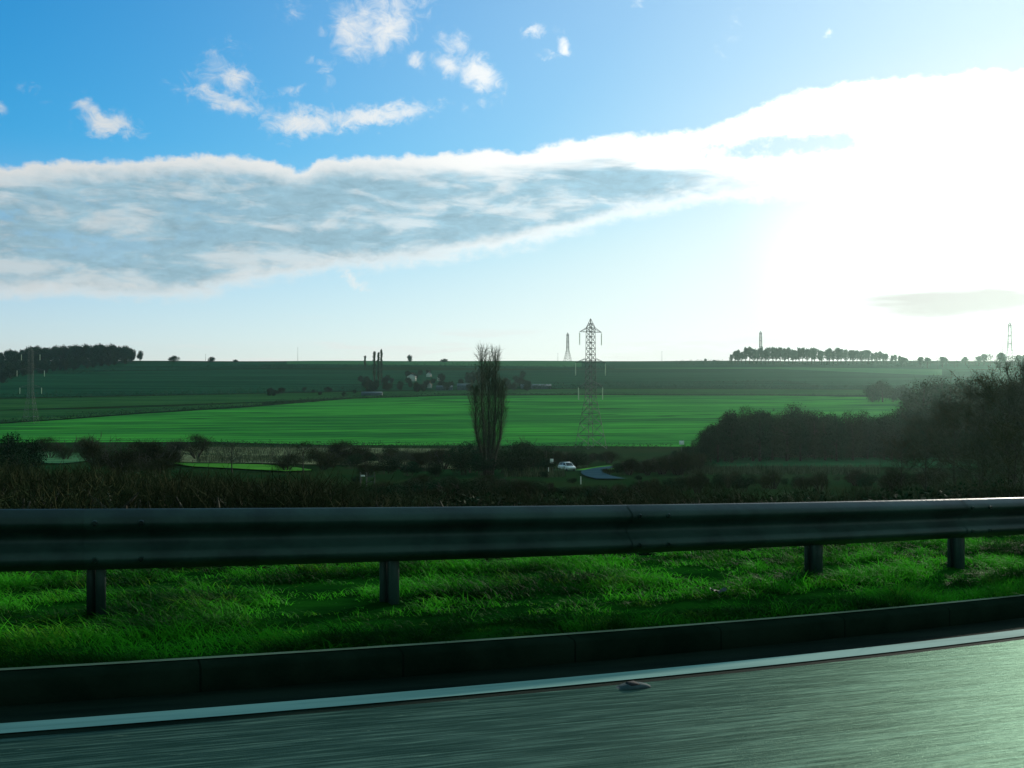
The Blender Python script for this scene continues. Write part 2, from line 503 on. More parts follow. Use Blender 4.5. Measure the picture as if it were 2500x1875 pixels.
M['white'] = mat('white_wall', (0.50, 0.54, 0.45), 0.8, 0.1, (0.38, 0.42, 0.36), 1.0, 4)
M['slate'] = mat('slate_roof', (0.035, 0.07, 0.08), 0.7, 0.1, (0.06, 0.10, 0.11), 0.8, 4)
M['tile'] = mat('brown_tile', (0.09, 0.06, 0.04), 0.8, 0.3, (0.13, 0.08, 0.05), 1.0, 4)
M['glass'] = mat('dark_glass', (0.02, 0.03, 0.03), 0.08, 0.6)
M['paintwhite'] = mat('white_car_paint', (0.78, 0.80, 0.78), 0.25, 0.5)
M['rubber'] = mat('tyre_rubber', (0.02, 0.02, 0.02), 0.8, 0.2)
M['signgrey'] = mat('grey_sign_metal', (0.06, 0.09, 0.07), 0.6, 0.3, (0.04, 0.06, 0.045), 3.0, 3)
M['signwhite'] = mat('white_sign_face', (0.80, 0.80, 0.72), 0.4, 0.4)
M['wood'] = mat('weathered_wood', (0.13, 0.12, 0.08), 0.9, 0.2, (0.08, 0.08, 0.055), 4.0, 4)
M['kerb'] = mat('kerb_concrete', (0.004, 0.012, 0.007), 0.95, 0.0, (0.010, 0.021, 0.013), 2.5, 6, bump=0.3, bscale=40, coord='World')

M['poplar'] = mat('poplar_twigs', (0.050, 0.078, 0.038), 0.85, 0.1, (0.10, 0.12, 0.065), 0.5, 3)
M['avenue'] = mat('glare_pale_crowns', (0.09, 0.15, 0.10), 0.9, 0.0, (0.13, 0.19, 0.13), 0.3, 3, rnd=.25)  # twigs lightened: the sun's glare over the row is put into the colour
_nt = M['kerb'].node_tree; _t = NT(_nt)
_b = _nt.nodes['Principled BSDF']; _src = _b.inputs['Base Color'].links[0].from_socket
_mp = _t.n('ShaderNodeMapping'); _mp.inputs['Rotation'].default_value = (0, 0, -TH); _t.put(_mp.inputs[0], _t.n('ShaderNodeNewGeometry').outputs['Position'])
_sx = _t.n('ShaderNodeSeparateXYZ'); _t.put(_sx.inputs[0], _mp.outputs[0])
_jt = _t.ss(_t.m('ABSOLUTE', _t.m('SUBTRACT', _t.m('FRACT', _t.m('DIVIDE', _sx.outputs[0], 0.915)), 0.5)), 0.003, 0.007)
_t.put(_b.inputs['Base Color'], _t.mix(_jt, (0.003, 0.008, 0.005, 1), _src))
M['kerb_edge'] = mat('lit_kerb_edge', (0.10, 0.15, 0.09), 0.8, 0.1, (0.22, 0.27, 0.17), 0.8, 6, coord='World')  # pale strip: light caught along the kerb's top edge, painted as colour


def road_material():
    m = bpy.data.materials.new('worn_asphalt'); m.use_nodes = True
    t = NT(m.node_tree); b = m.node_tree.nodes['Principled BSDF']
    pos = t.n('ShaderNodeNewGeometry').outputs['Position']
    mp = t.n('ShaderNodeMapping'); mp.inputs['Rotation'].default_value = (0, 0, -TH); t.put(mp.inputs[0], pos)
    def st(sx, sy):
        q = t.n('ShaderNodeMapping'); q.inputs['Scale'].default_value = (sx, sy, 1); t.put(q.inputs[0], mp.outputs[0]); return q.outputs[0]
    worn = t.noise(st(0.16, 1.4), 1.0, 5, 0.6)            # wheel-worn bands along the lane
    brush = t.noise(st(2.4, 62.0), 1.0, 4, 0.65)          # drag texture of the wearing course
    brush2 = t.noise(st(5.0, 34.0), 1.0, 4, 0.7)
    grit = t.noise(pos, 150.0, 3, 0.7)
    c = t.mix(t.ss(worn, 0.35, 0.7), (0.004, 0.019, 0.012, 1), (0.008, 0.029, 0.018, 1))
    c = t.mix(t.ss(brush, 0.45, 0.72), c, (0.042, 0.082, 0.060, 1))
    c = t.mix(t.ss(brush2, 0.66, 0.76), c, (0.13, 0.20, 0.14, 1))
    c = t.mix(t.ss(grit, 0.60, 0.75, 0.0, 0.4), c, (0.07, 0.11, 0.08, 1))
    t.put(b.inputs['Base Color'], c)
    b.inputs['Specular IOR Level'].default_value = 0.0
    bn = t.n('ShaderNodeBump'); bn.inputs['Strength'].default_value = 0.55; bn.inputs['Distance'].default_value = 0.012
    t.put(bn.inputs['Height'], t.m('ADD', t.m('ADD', brush, brush2), t.m('MULTIPLY', grit, 0.35)))
    t.put(b.inputs['Normal'], bn.outputs[0])
    gl = t.n('ShaderNodeBsdfAnisotropic'); gl.inputs['Color'].default_value = (0.56, 0.90, 0.70, 1)
    t.put(gl.inputs['Roughness'], t.lin(brush, 0.3, 0.8, 0.40, 0.56)); t.put(gl.inputs['Normal'], bn.outputs[0])
    mx = t.n('ShaderNodeMixShader'); t.put(mx.inputs[0], t.lin(brush, 0.3, 0.75, ROAD_GLOSS * .5, ROAD_GLOSS * 1.6))
    t.put(mx.inputs[1], b.outputs[0]); t.put(mx.inputs[2], gl.outputs[0])
    t.put([n_ for n_ in m.node_tree.nodes if n_.type == 'OUTPUT_MATERIAL'][0].inputs[0], mx.outputs[0])
    return m


ROAD_GLOSS = 0.092
M['asphalt'] = road_material()
M['strip'] = mat('shaded_hard_strip', (0.003, 0.012, 0.008), 0.9, 0.03, (0.009, 0.021, 0.014), 3.0, 6, bump=0.4, bscale=60, coord='World', rot=TH, stretch=(0.35, 2.5, 1))  # asphalt darkened: the barrier's shadow is put into its colour
M['line'] = mat('white_line_paint', (0.24, 0.42, 0.37), 0.8, 0.03, (0.12, 0.25, 0.22), 1.0, 6, coord='World', rot=TH, stretch=(0.5, 8, 1), lo=.4, hi=.8)


def field_material(name, c1, c2, stripe=None, ang=0.0, per=6.0, strength=0.5, patch=0.012, c3=None):
    m = bpy.data.materials.new(name); m.use_nodes = True
    t = NT(m.node_tree); b = m.node_tree.nodes['Principled BSDF']
    b.inputs['Roughness'].default_value = 0.85; b.inputs['Specular IOR Level'].default_value = 0.0
    pos = t.n('ShaderNodeNewGeometry').outputs['Position']
    mp = t.n('ShaderNodeMapping'); mp.inputs['Rotation'].default_value = (0, 0, -ang); t.put(mp.inputs[0], pos)
    def st(sx, sy):
        q = t.n('ShaderNodeMapping'); q.inputs['Scale'].default_value = (sx, sy, 1); t.put(q.inputs[0], mp.outputs[0]); return q.outputs[0]
    big = t.noise(st(patch * 0.5, patch * 1.6), 1.0, 6, 0.62, 0.4)
    c = t.mix(t.ss(big, 0.36, 0.64), (*c1, 1), (*c2, 1))
    fine = t.noise(st(0.05, 0.28), 1.0, 6, 0.7)
    k = t.lin(fine, 0.25, 0.75, 0.72, 1.28)
    c = t.mix(1.0, c, t.xyz(k, k, k), 'MULTIPLY')
    if stripe is not None:
        sp = t.n('ShaderNodeSeparateXYZ'); t.put(sp.inputs[0], mp.outputs[0])
        wob = t.m('MULTIPLY', t.noise(st(0.004, 0.004), 1.0, 2, 0.5), per * 2.5)
        ph = t.m('FRACT', t.m('DIVIDE', t.m('ADD', sp.outputs[1], wob), per))
        tri = t.m('ABSOLUTE', t.m('SUBTRACT', ph, 0.5))
        msk = t.m('MULTIPLY', t.ss(tri, 0.16, 0.03), t.lin(t.noise(st(0.006, 0.02), 1.0, 3, 0.6), 0.35, 0.65, 0.1, strength))
        c = t.mix(msk, c, (*stripe, 1))
    if c3 is not None:
        f3 = t.ss(t.noise(st(0.5, 0.9), 1.0, 6, 0.75), 0.45, 0.65)
        c = t.mix(f3, c, (*c3, 1))
    t.put(b.inputs['Base Color'], c)
    return m


M['crop'] = field_material('winter_crop', (0.020, 0.150, 0.030), (0.055, 0.330, 0.042), (0.008, 0.06, 0.018), 0.10, 19.0, 1.0)
M['crop_dull'] = field_material('dull_pasture', (0.014, 0.075, 0.022), (0.032, 0.11, 0.030), (0.008, 0.035, 0.012), 0.2, 30.0, 0.4)
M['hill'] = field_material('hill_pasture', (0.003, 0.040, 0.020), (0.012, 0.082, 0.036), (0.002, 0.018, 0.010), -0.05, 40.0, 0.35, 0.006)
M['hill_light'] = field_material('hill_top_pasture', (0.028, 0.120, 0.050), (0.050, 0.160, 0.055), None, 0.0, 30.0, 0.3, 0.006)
M['stubble'] = field_material('pale_rough_stubble', (0.13, 0.17, 0.085), (0.20, 0.22, 0.12), None, 0.1, 6.0, 0.3, 0.05, (0.035, 0.06, 0.03))
M['meadow'] = field_material('bright_meadow', (0.045, 0.17, 0.025), (0.075, 0.27, 0.035), None, 0.0, 6.0, 0.3, 0.05)
M['pale'] = field_material('pale_meadow', (0.05, 0.16, 0.07), (0.08, 0.20, 0.09), None, 0.0, 6.0, 0.3, 0.05)
M['damp'] = field_material('dark_meadow', (0.010, 0.080, 0.030), (0.018, 0.105, 0.036), None, 0.0, 6.0, 0.3, 0.03)

# ------------------------------------------------------------------ ground sheet
def build_ground():
    ang = np.radians(np.concatenate([np.arange(-180, -48, 4.0), np.arange(-48, 48, 0.35), np.arange(48, 180.1, 4.0)]))
    r = np.concatenate([np.arange(0.0, 30, 0.3), 30 * 1.014 ** np.arange(0, 300), [2400, 3000, 4500, 7000, 11000, 18000]])
    r = np.unique(r[(r < 1950) | (r > 2300)])
    A, Rr = np.meshgrid(ang, r)
    X = np.sin(A) * Rr; Y = np.cos(A) * Rr
    Z = ground(X, Y, True)
    n, k = X.shape
    i = np.arange(n - 1)[:, None] * k + np.arange(k - 1)[None, :]
    f = np.stack([i, i + k, i + k + 1, i + 1], -1).reshape(-1, 4)[:, ::-1]
    mb = MB(); mb.add(np.stack([X, Y, Z], -1).reshape(-1, 3), f)
    o = mb.build('ground', M['turf'], smooth=True)
    tag(o, kind='structure')


build_ground()


def drape(name, m, top, bot, lift=0.35, nu=90, nv=24):
    """a field: the land between two boundary lines, given as points on the ground, as a sheet just above it"""
    xs0, xs1 = max(top[0][0], bot[0][0]), min(top[-1][0], bot[-1][0])
    xs = np.linspace(xs0, xs1, nu)
    yt = np.interp(xs, [p[0] for p in top], [p[1] for p in top]); yb = np.interp(xs, [p[0] for p in bot], [p[1] for p in bot])
    T = np.array([at(a, b) for a, b in zip(xs, yt)]); B = np.array([at(a, b) for a, b in zip(xs, yb)])
    v = np.linspace(0, 1, nv)[:, None, None]
    P = B[None] * (1 - v) + T[None] * v
    P[..., 2] = ground(P[..., 0], P[..., 1]) + lift
    i = np.arange(nv - 1)[:, None] * nu + np.arange(nu - 1)[None, :]
    f = np.stack([i, i + 1, i + nu + 1, i + nu], -1).reshape(-1, 4)
    mb = MB(); mb.add(P.reshape(-1, 3), f)
    return tag(mb.build(name, m, smooth=True), kind='structure')


HEDGE1 = [(-260, 1062), (0, 1036), (140, 1027), (350, 1011), (600, 996), (850, 975), (1100, 967), (1500, 966), (1900, 967), (2250, 972), (2800, 975)]
drape('crop_field', M['crop'], HEDGE1, [(-260, 1085), (60, 1082), (500, 1080), (800, 1088), (1250, 1090), (1640, 1092), (2800, 1092)], 0.3, 160, 60)
drape('left_pasture_field', M['crop_dull'], [(-260, 1022), (0, 1004), (230, 1000), (420, 994), (640, 984)], [(-260, 1060), (0, 1034), (140, 1025), (350, 1009), (640, 990)], 0.5, 40, 14)
drape('middle_pasture_field', M['crop_dull'], [(-260, 985), (0, 975), (640, 962), (1000, 955), (1250, 952), (1500, 950), (2000, 952), (2800, 955)], [(-260, 1020), (0, 1002), (640, 982), (850, 972), (1100, 964), (1500, 963), (1900, 964), (2800, 970)], 0.35, 120, 14)
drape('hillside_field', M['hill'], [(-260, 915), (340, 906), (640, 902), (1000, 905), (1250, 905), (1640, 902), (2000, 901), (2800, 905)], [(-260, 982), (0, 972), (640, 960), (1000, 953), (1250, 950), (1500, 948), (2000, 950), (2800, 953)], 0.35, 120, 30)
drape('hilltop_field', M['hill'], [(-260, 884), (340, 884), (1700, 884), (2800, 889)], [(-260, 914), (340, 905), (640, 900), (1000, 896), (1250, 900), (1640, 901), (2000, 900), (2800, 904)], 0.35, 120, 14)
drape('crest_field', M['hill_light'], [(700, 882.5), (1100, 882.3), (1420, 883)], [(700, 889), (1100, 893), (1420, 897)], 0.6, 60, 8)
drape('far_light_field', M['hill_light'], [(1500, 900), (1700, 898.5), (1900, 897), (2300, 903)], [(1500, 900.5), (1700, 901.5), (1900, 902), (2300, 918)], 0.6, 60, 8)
drape('dark_meadow_field', M['damp'], [(1640, 1118), (1900, 1118), (2400, 1119)], [(1640, 1142), (1900, 1140), (2400, 1146)], 0.2, 60, 14)
drape('stubble_field', M['stubble'], [(440, 1092), (700, 1094), (1180, 1097)], [(440, 1130), (640, 1133), (960, 1140), (1180, 1150)], 0.2, 60, 14)
drape('bright_meadow_field', M['meadow'], [(420, 1133), (520, 1134), (640, 1137), (700, 1141), (760, 1150)], [(420, 1134), (470, 1142), (560, 1146), (640, 1151), (700, 1154), (760, 1152)], 0.3, 40, 10)
drape('pale_meadow_field', M['pale'], [(60, 1104), (150, 1105), (200, 1109), (235, 1121)], [(60, 1133), (150, 1134), (200, 1130), (235, 1123)], 0.3, 40, 10)


# ------------------------------------------------------------------ the road we stand on
def ribbon(name, m, q0, q1, h0, h1, s0=-62, s1=110, step=0.5, n=2, kind='structure'):
    ss = np.arange(s0, s1 + .01, step)
    mb = MB(); V = []
    for s in ss:
        for k in range(n):
            a = k / (n - 1)
            V.append(road(s, q0 + (q1 - q0) * a, h0 + (h1 - h0) * a))
    i = np.arange(len(ss) - 1)[:, None] * n + np.arange(n - 1)[None, :]
    mb.add(V, np.stack([i, i + n, i + n + 1, i + 1], -1).reshape(-1, 4)[:, ::-1])
    return tag(mb.build(name, m, smooth=False), kind=kind)


ribbon('road', M['asphalt'], -5.0, 4.155, 1.304, 1.304)
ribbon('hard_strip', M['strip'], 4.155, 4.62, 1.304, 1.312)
ribbon('edge_line', M['line'], 4.206, 4.330, 1.300, 1.300)


def build_kerb():
    mb = MB()
    pr = [(4.60, 1.40), (4.60, 1.215), (4.612, 1.20), (4.70, 1.195), (4.735, 1.20), (4.735, 1.40)]
    mb.loft([[road(s, q, h) for q, h in pr] for s in np.arange(-30, 64.1, 0.3)], close=True, caps=False)
    k_ = tag(mb.build('kerb', M['kerb']), kind='structure')
    ribbon('lit_kerb_edge', M['kerb_edge'], 4.692, 4.722, 1.191, 1.190)


build_kerb()


# ------------------------------------------------------------------ crash barrier
def build_barrier():
    root = empty('crash_barrier', tuple(road(3.0, 5.7, 1.2)))
    tag(root, 'long grey corrugated steel crash barrier on posts along the grass verge', 'crash barrier')
    inv = np.array(root.location)
    # corrugated section, seen from the road: (out from the face, height share)
    pr = [(0.000, 1.0), (-0.012, 0.985), (-0.052, 0.90), (-0.082, 0.83), (-0.082, 0.755), (-0.045, 0.66), (-0.005, 0.565), (0.0, 0.50), (-0.005, 0.435), (-0.045, 0.34),
          (-0.082, 0.245), (-0.082, 0.17), (-0.052, 0.10), (-0.012, 0.015), (0.0, 0.0)]
    back = [(a + 0.004, b) for a, b in pr][::-1]
    hb, ht = 0.9456, 0.6356
    mb = MB()
    rings = []
    for s in np.arange(-62, 110.1, 0.4):
        rings.append([road(s, 5.643 + a, hb + (ht - hb) * b) - inv for a, b in pr + back])
    mb.loft(rings, close=True, caps=False)
    mb.build('rail', M['steel'], root, smooth=False)
    ps = [-60, -56.8, -53.6, -50.4, -47.2, -44, -40.8, -37.6, -34.4, -31.2, -28, -24.8, -21.6, -18.4, -15.2, -12, -8.8, -5.8, -2.9, 0.05, 1.63, 4.88, 6.47] + [9.6 + 3.1 * k for k in range(32)]
    for s in ps:
        p = MB()
        g = road(s, 5.74, 1.45) - inv; top = road(s, 5.74, 0.66) - inv
        h = top[2] - g[2]; c = (g + top) / 2
        # Z-section post: web and two flanges
        p.box(c, (0.006, 0.08, h), TH)
        ox, oy = UX * 0.022, UY * 0.022
        p.box((c[0] + ox - NX * 0.042, c[1] + oy - NY * 0.042, c[2]), (0.05, 0.006, h), TH)
        p.box((c[0] - ox + NX * 0.042, c[1] - oy + NY * 0.042, c[2]), (0.05, 0.006, h), TH)
        p.build('post', M['steel'], root)
    # lapped joints with bolt heads
    for s in np.arange(-58, 108, 3.2) + 0.55:
        j = MB()
        rg = []
        for ds in (-0.16, 0.16):
            rg.append([road(s + ds, 5.643 + a - 0.007, hb + (ht - hb) * b) - inv for a, b in pr])
        j.loft(rg, close=False)
        for b_ in (0.80, 0.20):
            for ds in (-0.11, 0.11):
                c = road(s + ds, 5.643 - 0.09, hb + (ht - hb) * b_) - inv
                j.tube(c, c - np.array([NX, NY, 0]) * 0.012, 0.017, 0.012, 8)
        j.build('lap_joint', M['steel'], root)


build_barrier()


# ------------------------------------------------------------------ verge grass
def build_grass():
    def blades(n, s_rng, q_rng, hmin, hmax, w, seed):
        g = np.random.default_rng(seed)
        s = g.uniform(*s_rng, n); q = g.uniform(*q_rng, n)
        # clumps
        cl = np.array([mnoise.noise((a * 1.1, b * 2.6, seed)) for a, b in zip(s, q)])
        cl2 = np.array([mnoise.noise((a * 4.0, b * 9.0, seed + 5)) for a, b in zip(s, q)])
        k = np.clip(0.72 + cl * 1.5 + cl2 * 0.9, 0.10, 1.9)
        keep = g.uniform(0, 1, n) < np.clip(0.55 + cl * 1.1 + cl2 * .9, .12, 1)
        s, q, k = s[keep], q[keep], k[keep]; n = len(s)
        h = g.uniform(hmin, hmax, n) * k
        D = q + bend(s)
        x = UX * s + NX * D; y = UY * s + NY * D; z = ground(x, y) - 0.01
        az = g.normal(0, 0.5, n) + TH + np.where(g.uniform(0, 1, n) < 0.75, math.pi, 0)   # laid over by passing traffic
        lean = np.clip(g.normal(0.9, 0.35, n), 0.05, 1.45)
        fa = g.uniform(0, 2 * math.pi, n)
        wx, wy = np.cos(fa) * w, np.sin(fa) * w
        dx, dy = np.cos(az), np.sin(az)
        def pt(f, sx, ww):
            l = lean * f
            return np.stack([x + dx * h * f * np.sin(l) * 1.5 + sx * wx * ww, y + dy * h * f * np.sin(l) * 1.5 + sx * wy * ww, z + h * f * np.cos(l * 0.85)], 1)
        V = np.stack([pt(0, -1, 1), pt(0, 1, 1), pt(.55, 1, .8), pt(.55, -1, .8), pt(1, 1, .12), pt(1, -1, .12)], 1)
        F = (np.arange(n)[:, None, None] * 6 + np.array([[0, 1, 2, 3], [3, 2, 4, 5]])[None]).reshape(-1, 4)
        return V.reshape(-1, 3), F
    m = bpy.data.materials.new('verge_grass'); m.use_nodes = True
    t = NT(m.node_tree); b = m.node_tree.nodes['Principled BSDF']
    pos = t.n('ShaderNodeNewGeometry').outputs['Position']
    mp = t.n('ShaderNodeMapping'); mp.inputs['Rotation'].default_value = (0, 0, -TH); t.put(mp.inputs[0], pos)
    mp2 = t.n('ShaderNodeMapping'); mp2.inputs['Scale'].default_value = (0.9, 3.0, 1.0); t.put(mp2.inputs[0], mp.outputs[0])
    a = t.ss(t.noise(mp2.outputs[0], 1.0, 6, 0.65), 0.42, 0.60)
    c = t.mix(a, (0.003, 0.045, 0.004, 1), (0.048, 0.37, 0.014, 1))
    a2 = t.ss(t.noise(mp2.outputs[0], 2.3, 6, 0.7), 0.55, 0.72)
    c = t.mix(a2, c, (0.13, 0.32, 0.02, 1))
    dry = t.ss(t.noise(mp.outputs[0], 34.0, 3, 0.7), 0.66, 0.72)
    c = t.mix(t.m('MULTIPLY', dry, 0.6), c, (0.22, 0.24, 0.08, 1))
    t.put(b.inputs['Base Color'], c)
    b.inputs['Roughness'].default_value = 0.7; b.inputs['Specular IOR Level'].default_value = 0.06
    tr = t.n('ShaderNodeBsdfTranslucent'); t.put(tr.inputs[0], c)
    mx = t.n('ShaderNodeMixShader'); mx.inputs[0].default_value = 0.42
    t.put(mx.inputs[1], b.outputs[0]); t.put(mx.inputs[2], tr.outputs[0])
    out = [n_ for n_ in m.node_tree.nodes if n_.type == 'OUTPUT_MATERIAL'][0]
    m.node_tree.links.new(mx.outputs[0], out.inputs[0])
    mb = MB()
    mb.add(*blades(230000, (-4.5, 14), (4.74, 8.0), 0.035, 0.105, 0.0032, 1))
    mb.add(*blades(26000, (-4.5, 14), (4.73, 4.95), 0.03, 0.075, 0.0025, 2))
    mb.add(*blades(90000, (14, 70), (4.74, 9.0), 0.05, 0.13, 0.008, 3))
    mb.add(*blades(60000, (-50, -4.5), (4.74, 9.0), 0.05, 0.13, 0.008, 4))
    tag(mb.build('grass', m), kind='stuff')
    g2 = ribbon('verge', M['verge'], 4.735, 7.0, 1.203, 1.205, n=2)
    ribbon('verge_shoulder', M['verge'], 7.0, 8.6, 1.205, 1.98, n=5)


M['verge'] = mat('verge_soil_and_moss', (0.003, 0.030, 0.004), 0.95, 0.0, (0.008, 0.070, 0.006), 1.0, 7, coord='World', rot=TH, stretch=(0.8, 2.6, 1), bump=0.6, bscale=8)
build_grass()


# ------------------------------------------------------------------ trees and shrubs
def strips(P0, P1, w, g):
    """thin flat twigs"""
    P0 = np.asarray(P0); P1 = np.asarray(P1); n = len(P0)
    d = P1 - P0
    r = g.normal(0, 1, (n, 3)); a = np.cross(d, r); a /= (np.linalg.norm(a, axis=1)[:, None] + 1e-9)
    w = np.broadcast_to(np.asarray(w, float), (n,))[:, None]
    V = np.stack([P0 - a * w, P0 + a * w, P1 + a * w * .35, P1 - a * w * .35], 1).reshape(-1, 3)
    return V, np.arange(n * 4).reshape(-1, 4)


def leaves(C, size, g, flat=0.0):
    n = len(C)
    a = g.normal(0, 1, (n, 3)); a /= np.linalg.norm(a, axis=1)[:, None]
    b = g.normal(0, 1, (n, 3)); b = np.cross(a, b); b /= np.linalg.norm(b, axis=1)[:, None]
    s = (size * g.uniform(.5, 1.3, n))[:, None]
    V = np.stack([C - a * s, C - b * s * .6, C + a * s, C + b * s * .6], 1).reshape(-1, 3)
    return V, np.arange(n * 4).reshape(-1, 4)


def unit(v):
    return v / (np.linalg.norm(v) + 1e-9)


def bare_crown(trunk, twigs, g, base, h, spread, clear, r0, n1, n2, n3, nt, up=0.5, tw=0.02, tl=0.16, k=5):
    """trunk with limbs (to trunk) and three orders of twigs (to twigs); envelope is an egg of half-width spread"""
    base = np.array(base, float)
    lead = [base]
    for i in range(1, 7):
        f = i / 6
        lead.append(base + np.array([g.normal(0, .012) * h * f, g.normal(0, .012) * h * f, h * 0.93 * f]))
    rs = [r0 * (1 - .86 * (i / 6) ** .8) for i in range(7)]
    rs[0] *= 1.35
    trunk.path(lead, rs, 7)
    def on(f):
        x = f * 6; i = min(5, int(x)); return lead[i] + (lead[i + 1] - lead[i]) * (x - i)
    P0, P1, W = [], [], []
    for i in range(n1):
        f = clear + (1 - clear) * ((i + g.uniform(0, 1)) / n1) * .95
        p = on(f); e = (f - clear) / (1 - clear)
        L = spread * (math.sin(math.pi * min(.98, e * .75 + .22)) ** .7) * g.uniform(.75, 1.1)
        a = i * 2.4 + g.uniform(-.4, .4)
        d = unit(np.array([math.cos(a), math.sin(a), up * (0.6 + 1.1 * e) + g.normal(0, .1)]))
        q = p; rr = r0 * .36 * (1 - .6 * e)
        seg = []
        for j in range(4):
            d = unit(d + np.array([g.normal(0, .12), g.normal(0, .12), .10 * up + g.normal(0, .07)]))
            q2 = q + d * L / 4
            trunk.tube(q, q2, rr * (1 - j * .22), rr * (1 - (j + 1) * .22), 4)
            seg.append((q, q2, d)); q = q2
        for j in range(n2):
            sgi = min(3, int(1 + 3 * (j + g.uniform(0, 1)) / n2))
            a0, a1, dd = seg[sgi]
            p2 = a0 + (a1 - a0) * g.uniform(0, 1)
            d2 = unit(dd * .7 + g.normal(0, .55, 3) + np.array([0, 0, up * .5]))
            L2 = L * g.uniform(.28, .5)
            e2 = p2 + d2 * L2
            P0.append(p2); P1.append(e2); W.append(tw * 1.9)
            for m_ in range(n3):
                p3 = p2 + (e2 - p2) * g.uniform(.2, 1)
                d3 = unit(d2 * .7 + g.normal(0, .55, 3) + np.array([0, 0, up * .3]))
                e3 = p3 + d3 * L2 * g.uniform(.35, .7)
                P0.append(p3); P1.append(e3); W.append(tw * 1.2)
                for _ in range(nt):
                    p4 = p3 + (e3 - p3) * g.uniform(.1, 1)
                    d4 = unit(d3 * .6 + g.normal(0, .6, 3) + np.array([0, 0, up * .3]))
                    P0.append(p4); P1.append(p4 + d4 * h * tl * g.uniform(.25, .6)); W.append(tw)
    V, F = strips(np.array(P0), np.array(P1), np.array(W), g)
    twigs.add(V, F)


def lumpy(g, n, rx, rz, cz, lumps=14, shell=.35, bottom=-.7):
    """points in an uneven crown made of overlapping lumps"""
    c = []
    while len(c) < lumps:
        p = g.uniform(-1, 1, 3)
        if np.linalg.norm(p) < 1 and p[2] > bottom:
            c.append(p * np.array([rx * .68, rx * .68, rz * .68]))
    c = np.array(c); rad = g.uniform(.26, .5, lumps)
    i = g.integers(0, lumps, n)
    d = g.normal(0, 1, (n, 3)); d /= np.linalg.norm(d, axis=1)[:, None]
    rr = rad[i] * (1 - shell * g.uniform(0, 1, n) ** 1.5)
    P = c[i] + d * rr[:, None] * np.array([rx, rx, rz])
    P[:, 2] += cz
    return P


def proto_round_tree(name, seed, h=12, spread=4.5, clear=.25, m='twig', n=(16, 7, 5, 4), tw=.014, up=.6, r0=.22):
    g = np.random.default_rng(seed)
    root = empty(name)
    T, W = MB(), MB()
    bare_crown(T, W, g, (0, 0, -.3), h, spread, clear, r0, *n, up=up, tw=tw, tl=.1)
    T.build('trunk', M['bark'], root); W.build('crown', M[m], root)
    return root


def proto_bush(name, seed, m, h=4.0, rx=2.4, n=5200, size=.075, twig_n=900, tw=.008, shell=.5):
    """dense shrub: stems from the ground, twigs and small leaves"""
    g = np.random.default_rng(seed)
    root = empty(name)
    T, W = MB(), MB()
    tips = []
    for i in range(16):
        a = g.uniform(0, 6.28); r = g.uniform(.05, .35) * rx
        p = np.array([math.cos(a) * r, math.sin(a) * r, -.3]); d = unit(np.array([math.cos(a) * .5, math.sin(a) * .5, 1.2]))
        L = h * g.uniform(.6, .95)
        for j in range(4):
            d = unit(d + g.normal(0, .13, 3)); q = p + d * L / 4
            T.tube(p, q, .035 * (1 - j * .2) * h / 4, .035 * (1 - (j + 1) * .2) * h / 4, 4); p = q
            tips.append((p, d))
    P = lumpy(g, n, rx, h * .48, h * .50, 16, shell, -.9)
    P = P[P[:, 2] > .05]
    if size:
        W.add(*leaves(P, size, g))
    k = g.integers(0, len(P), twig_n)
    A = P[k]; B = A + (unit_rows(A - np.array([0, 0, h * .1])) * .6 + g.normal(0, .5, (twig_n, 3))) * h * .085
    W.add(*strips(A - (B - A), B, tw, g))
    T.build('branches', M['bark'], root); W.build('foliage', M[m], root)
    return root


def unit_rows(a):
    return a / (np.linalg.norm(a, axis=1)[:, None] + 1e-9)


def proto_thicket(name, seed, m, h=4.5, rx=2.8, stems=34, tw=.006):
    """leafless thicket: many arching stems with fine side twigs"""
    g = np.random.default_rng(seed)
    root = empty(name)
    T, W = MB(), MB()
    P0, P1, Wd = [], [], []
    for i in range(stems):
        a = g.uniform(0, 6.28); r = math.sqrt(g.uniform(0, 1)) * .6 * rx
        p = np.array([math.cos(a) * r, math.sin(a) * r, -.3])
        d = unit(np.array([math.cos(a) * .45 * r / rx * 2 + g.normal(0, .15), math.sin(a) * .45 * r / rx * 2 + g.normal(0, .15), 1.0]))
        L = h * g.uniform(.7, 1.1) * (1 - .25 * (r / rx))
        for j in range(5):
            d = unit(d + g.normal(0, .12, 3)); q = p + d * L / 5
            T.tube(p, q, .028 * (1 - j * .17), .028 * (1 - (j + 1) * .17), 4)
            for _ in range(4 if j else 1):
                s = p + (q - p) * g.uniform(0, 1)
                d2 = unit(d * .8 + g.normal(0, .6, 3)); e = s + d2 * L * g.uniform(.12, .26)
                P0.append(s); P1.append(e); Wd.append(tw * 1.8)
                for _ in range(6):
                    s2 = s + (e - s) * g.uniform(.1, 1); d3 = unit(d2 * .6 + g.normal(0, .6, 3))
                    e2 = s2 + d3 * L * g.uniform(.05, .13)
                    P0.append(s2); P1.append(e2); Wd.append(tw)
                    s3 = s2 + (e2 - s2) * g.uniform(.2, .9); d4 = unit(d3 * .6 + g.normal(0, .6, 3))
                    P0.append(s3); P1.append(s3 + d4 * L * g.uniform(.03, .09)); Wd.append(tw * .8)
            p = q
    W.add(*strips(np.array(P0), np.array(P1), np.array(Wd), g))
    # a few clinging leaves and ivy in the middle
    P = lumpy(g, 1500, rx, h * .42, h * .42, 12, .7, -.9); P = P[P[:, 2] > .05]
    W.add(*leaves(P, .045, g))
    T.build('branches', M['bark'], root); W.build('twigs', M[m], root)
    return root


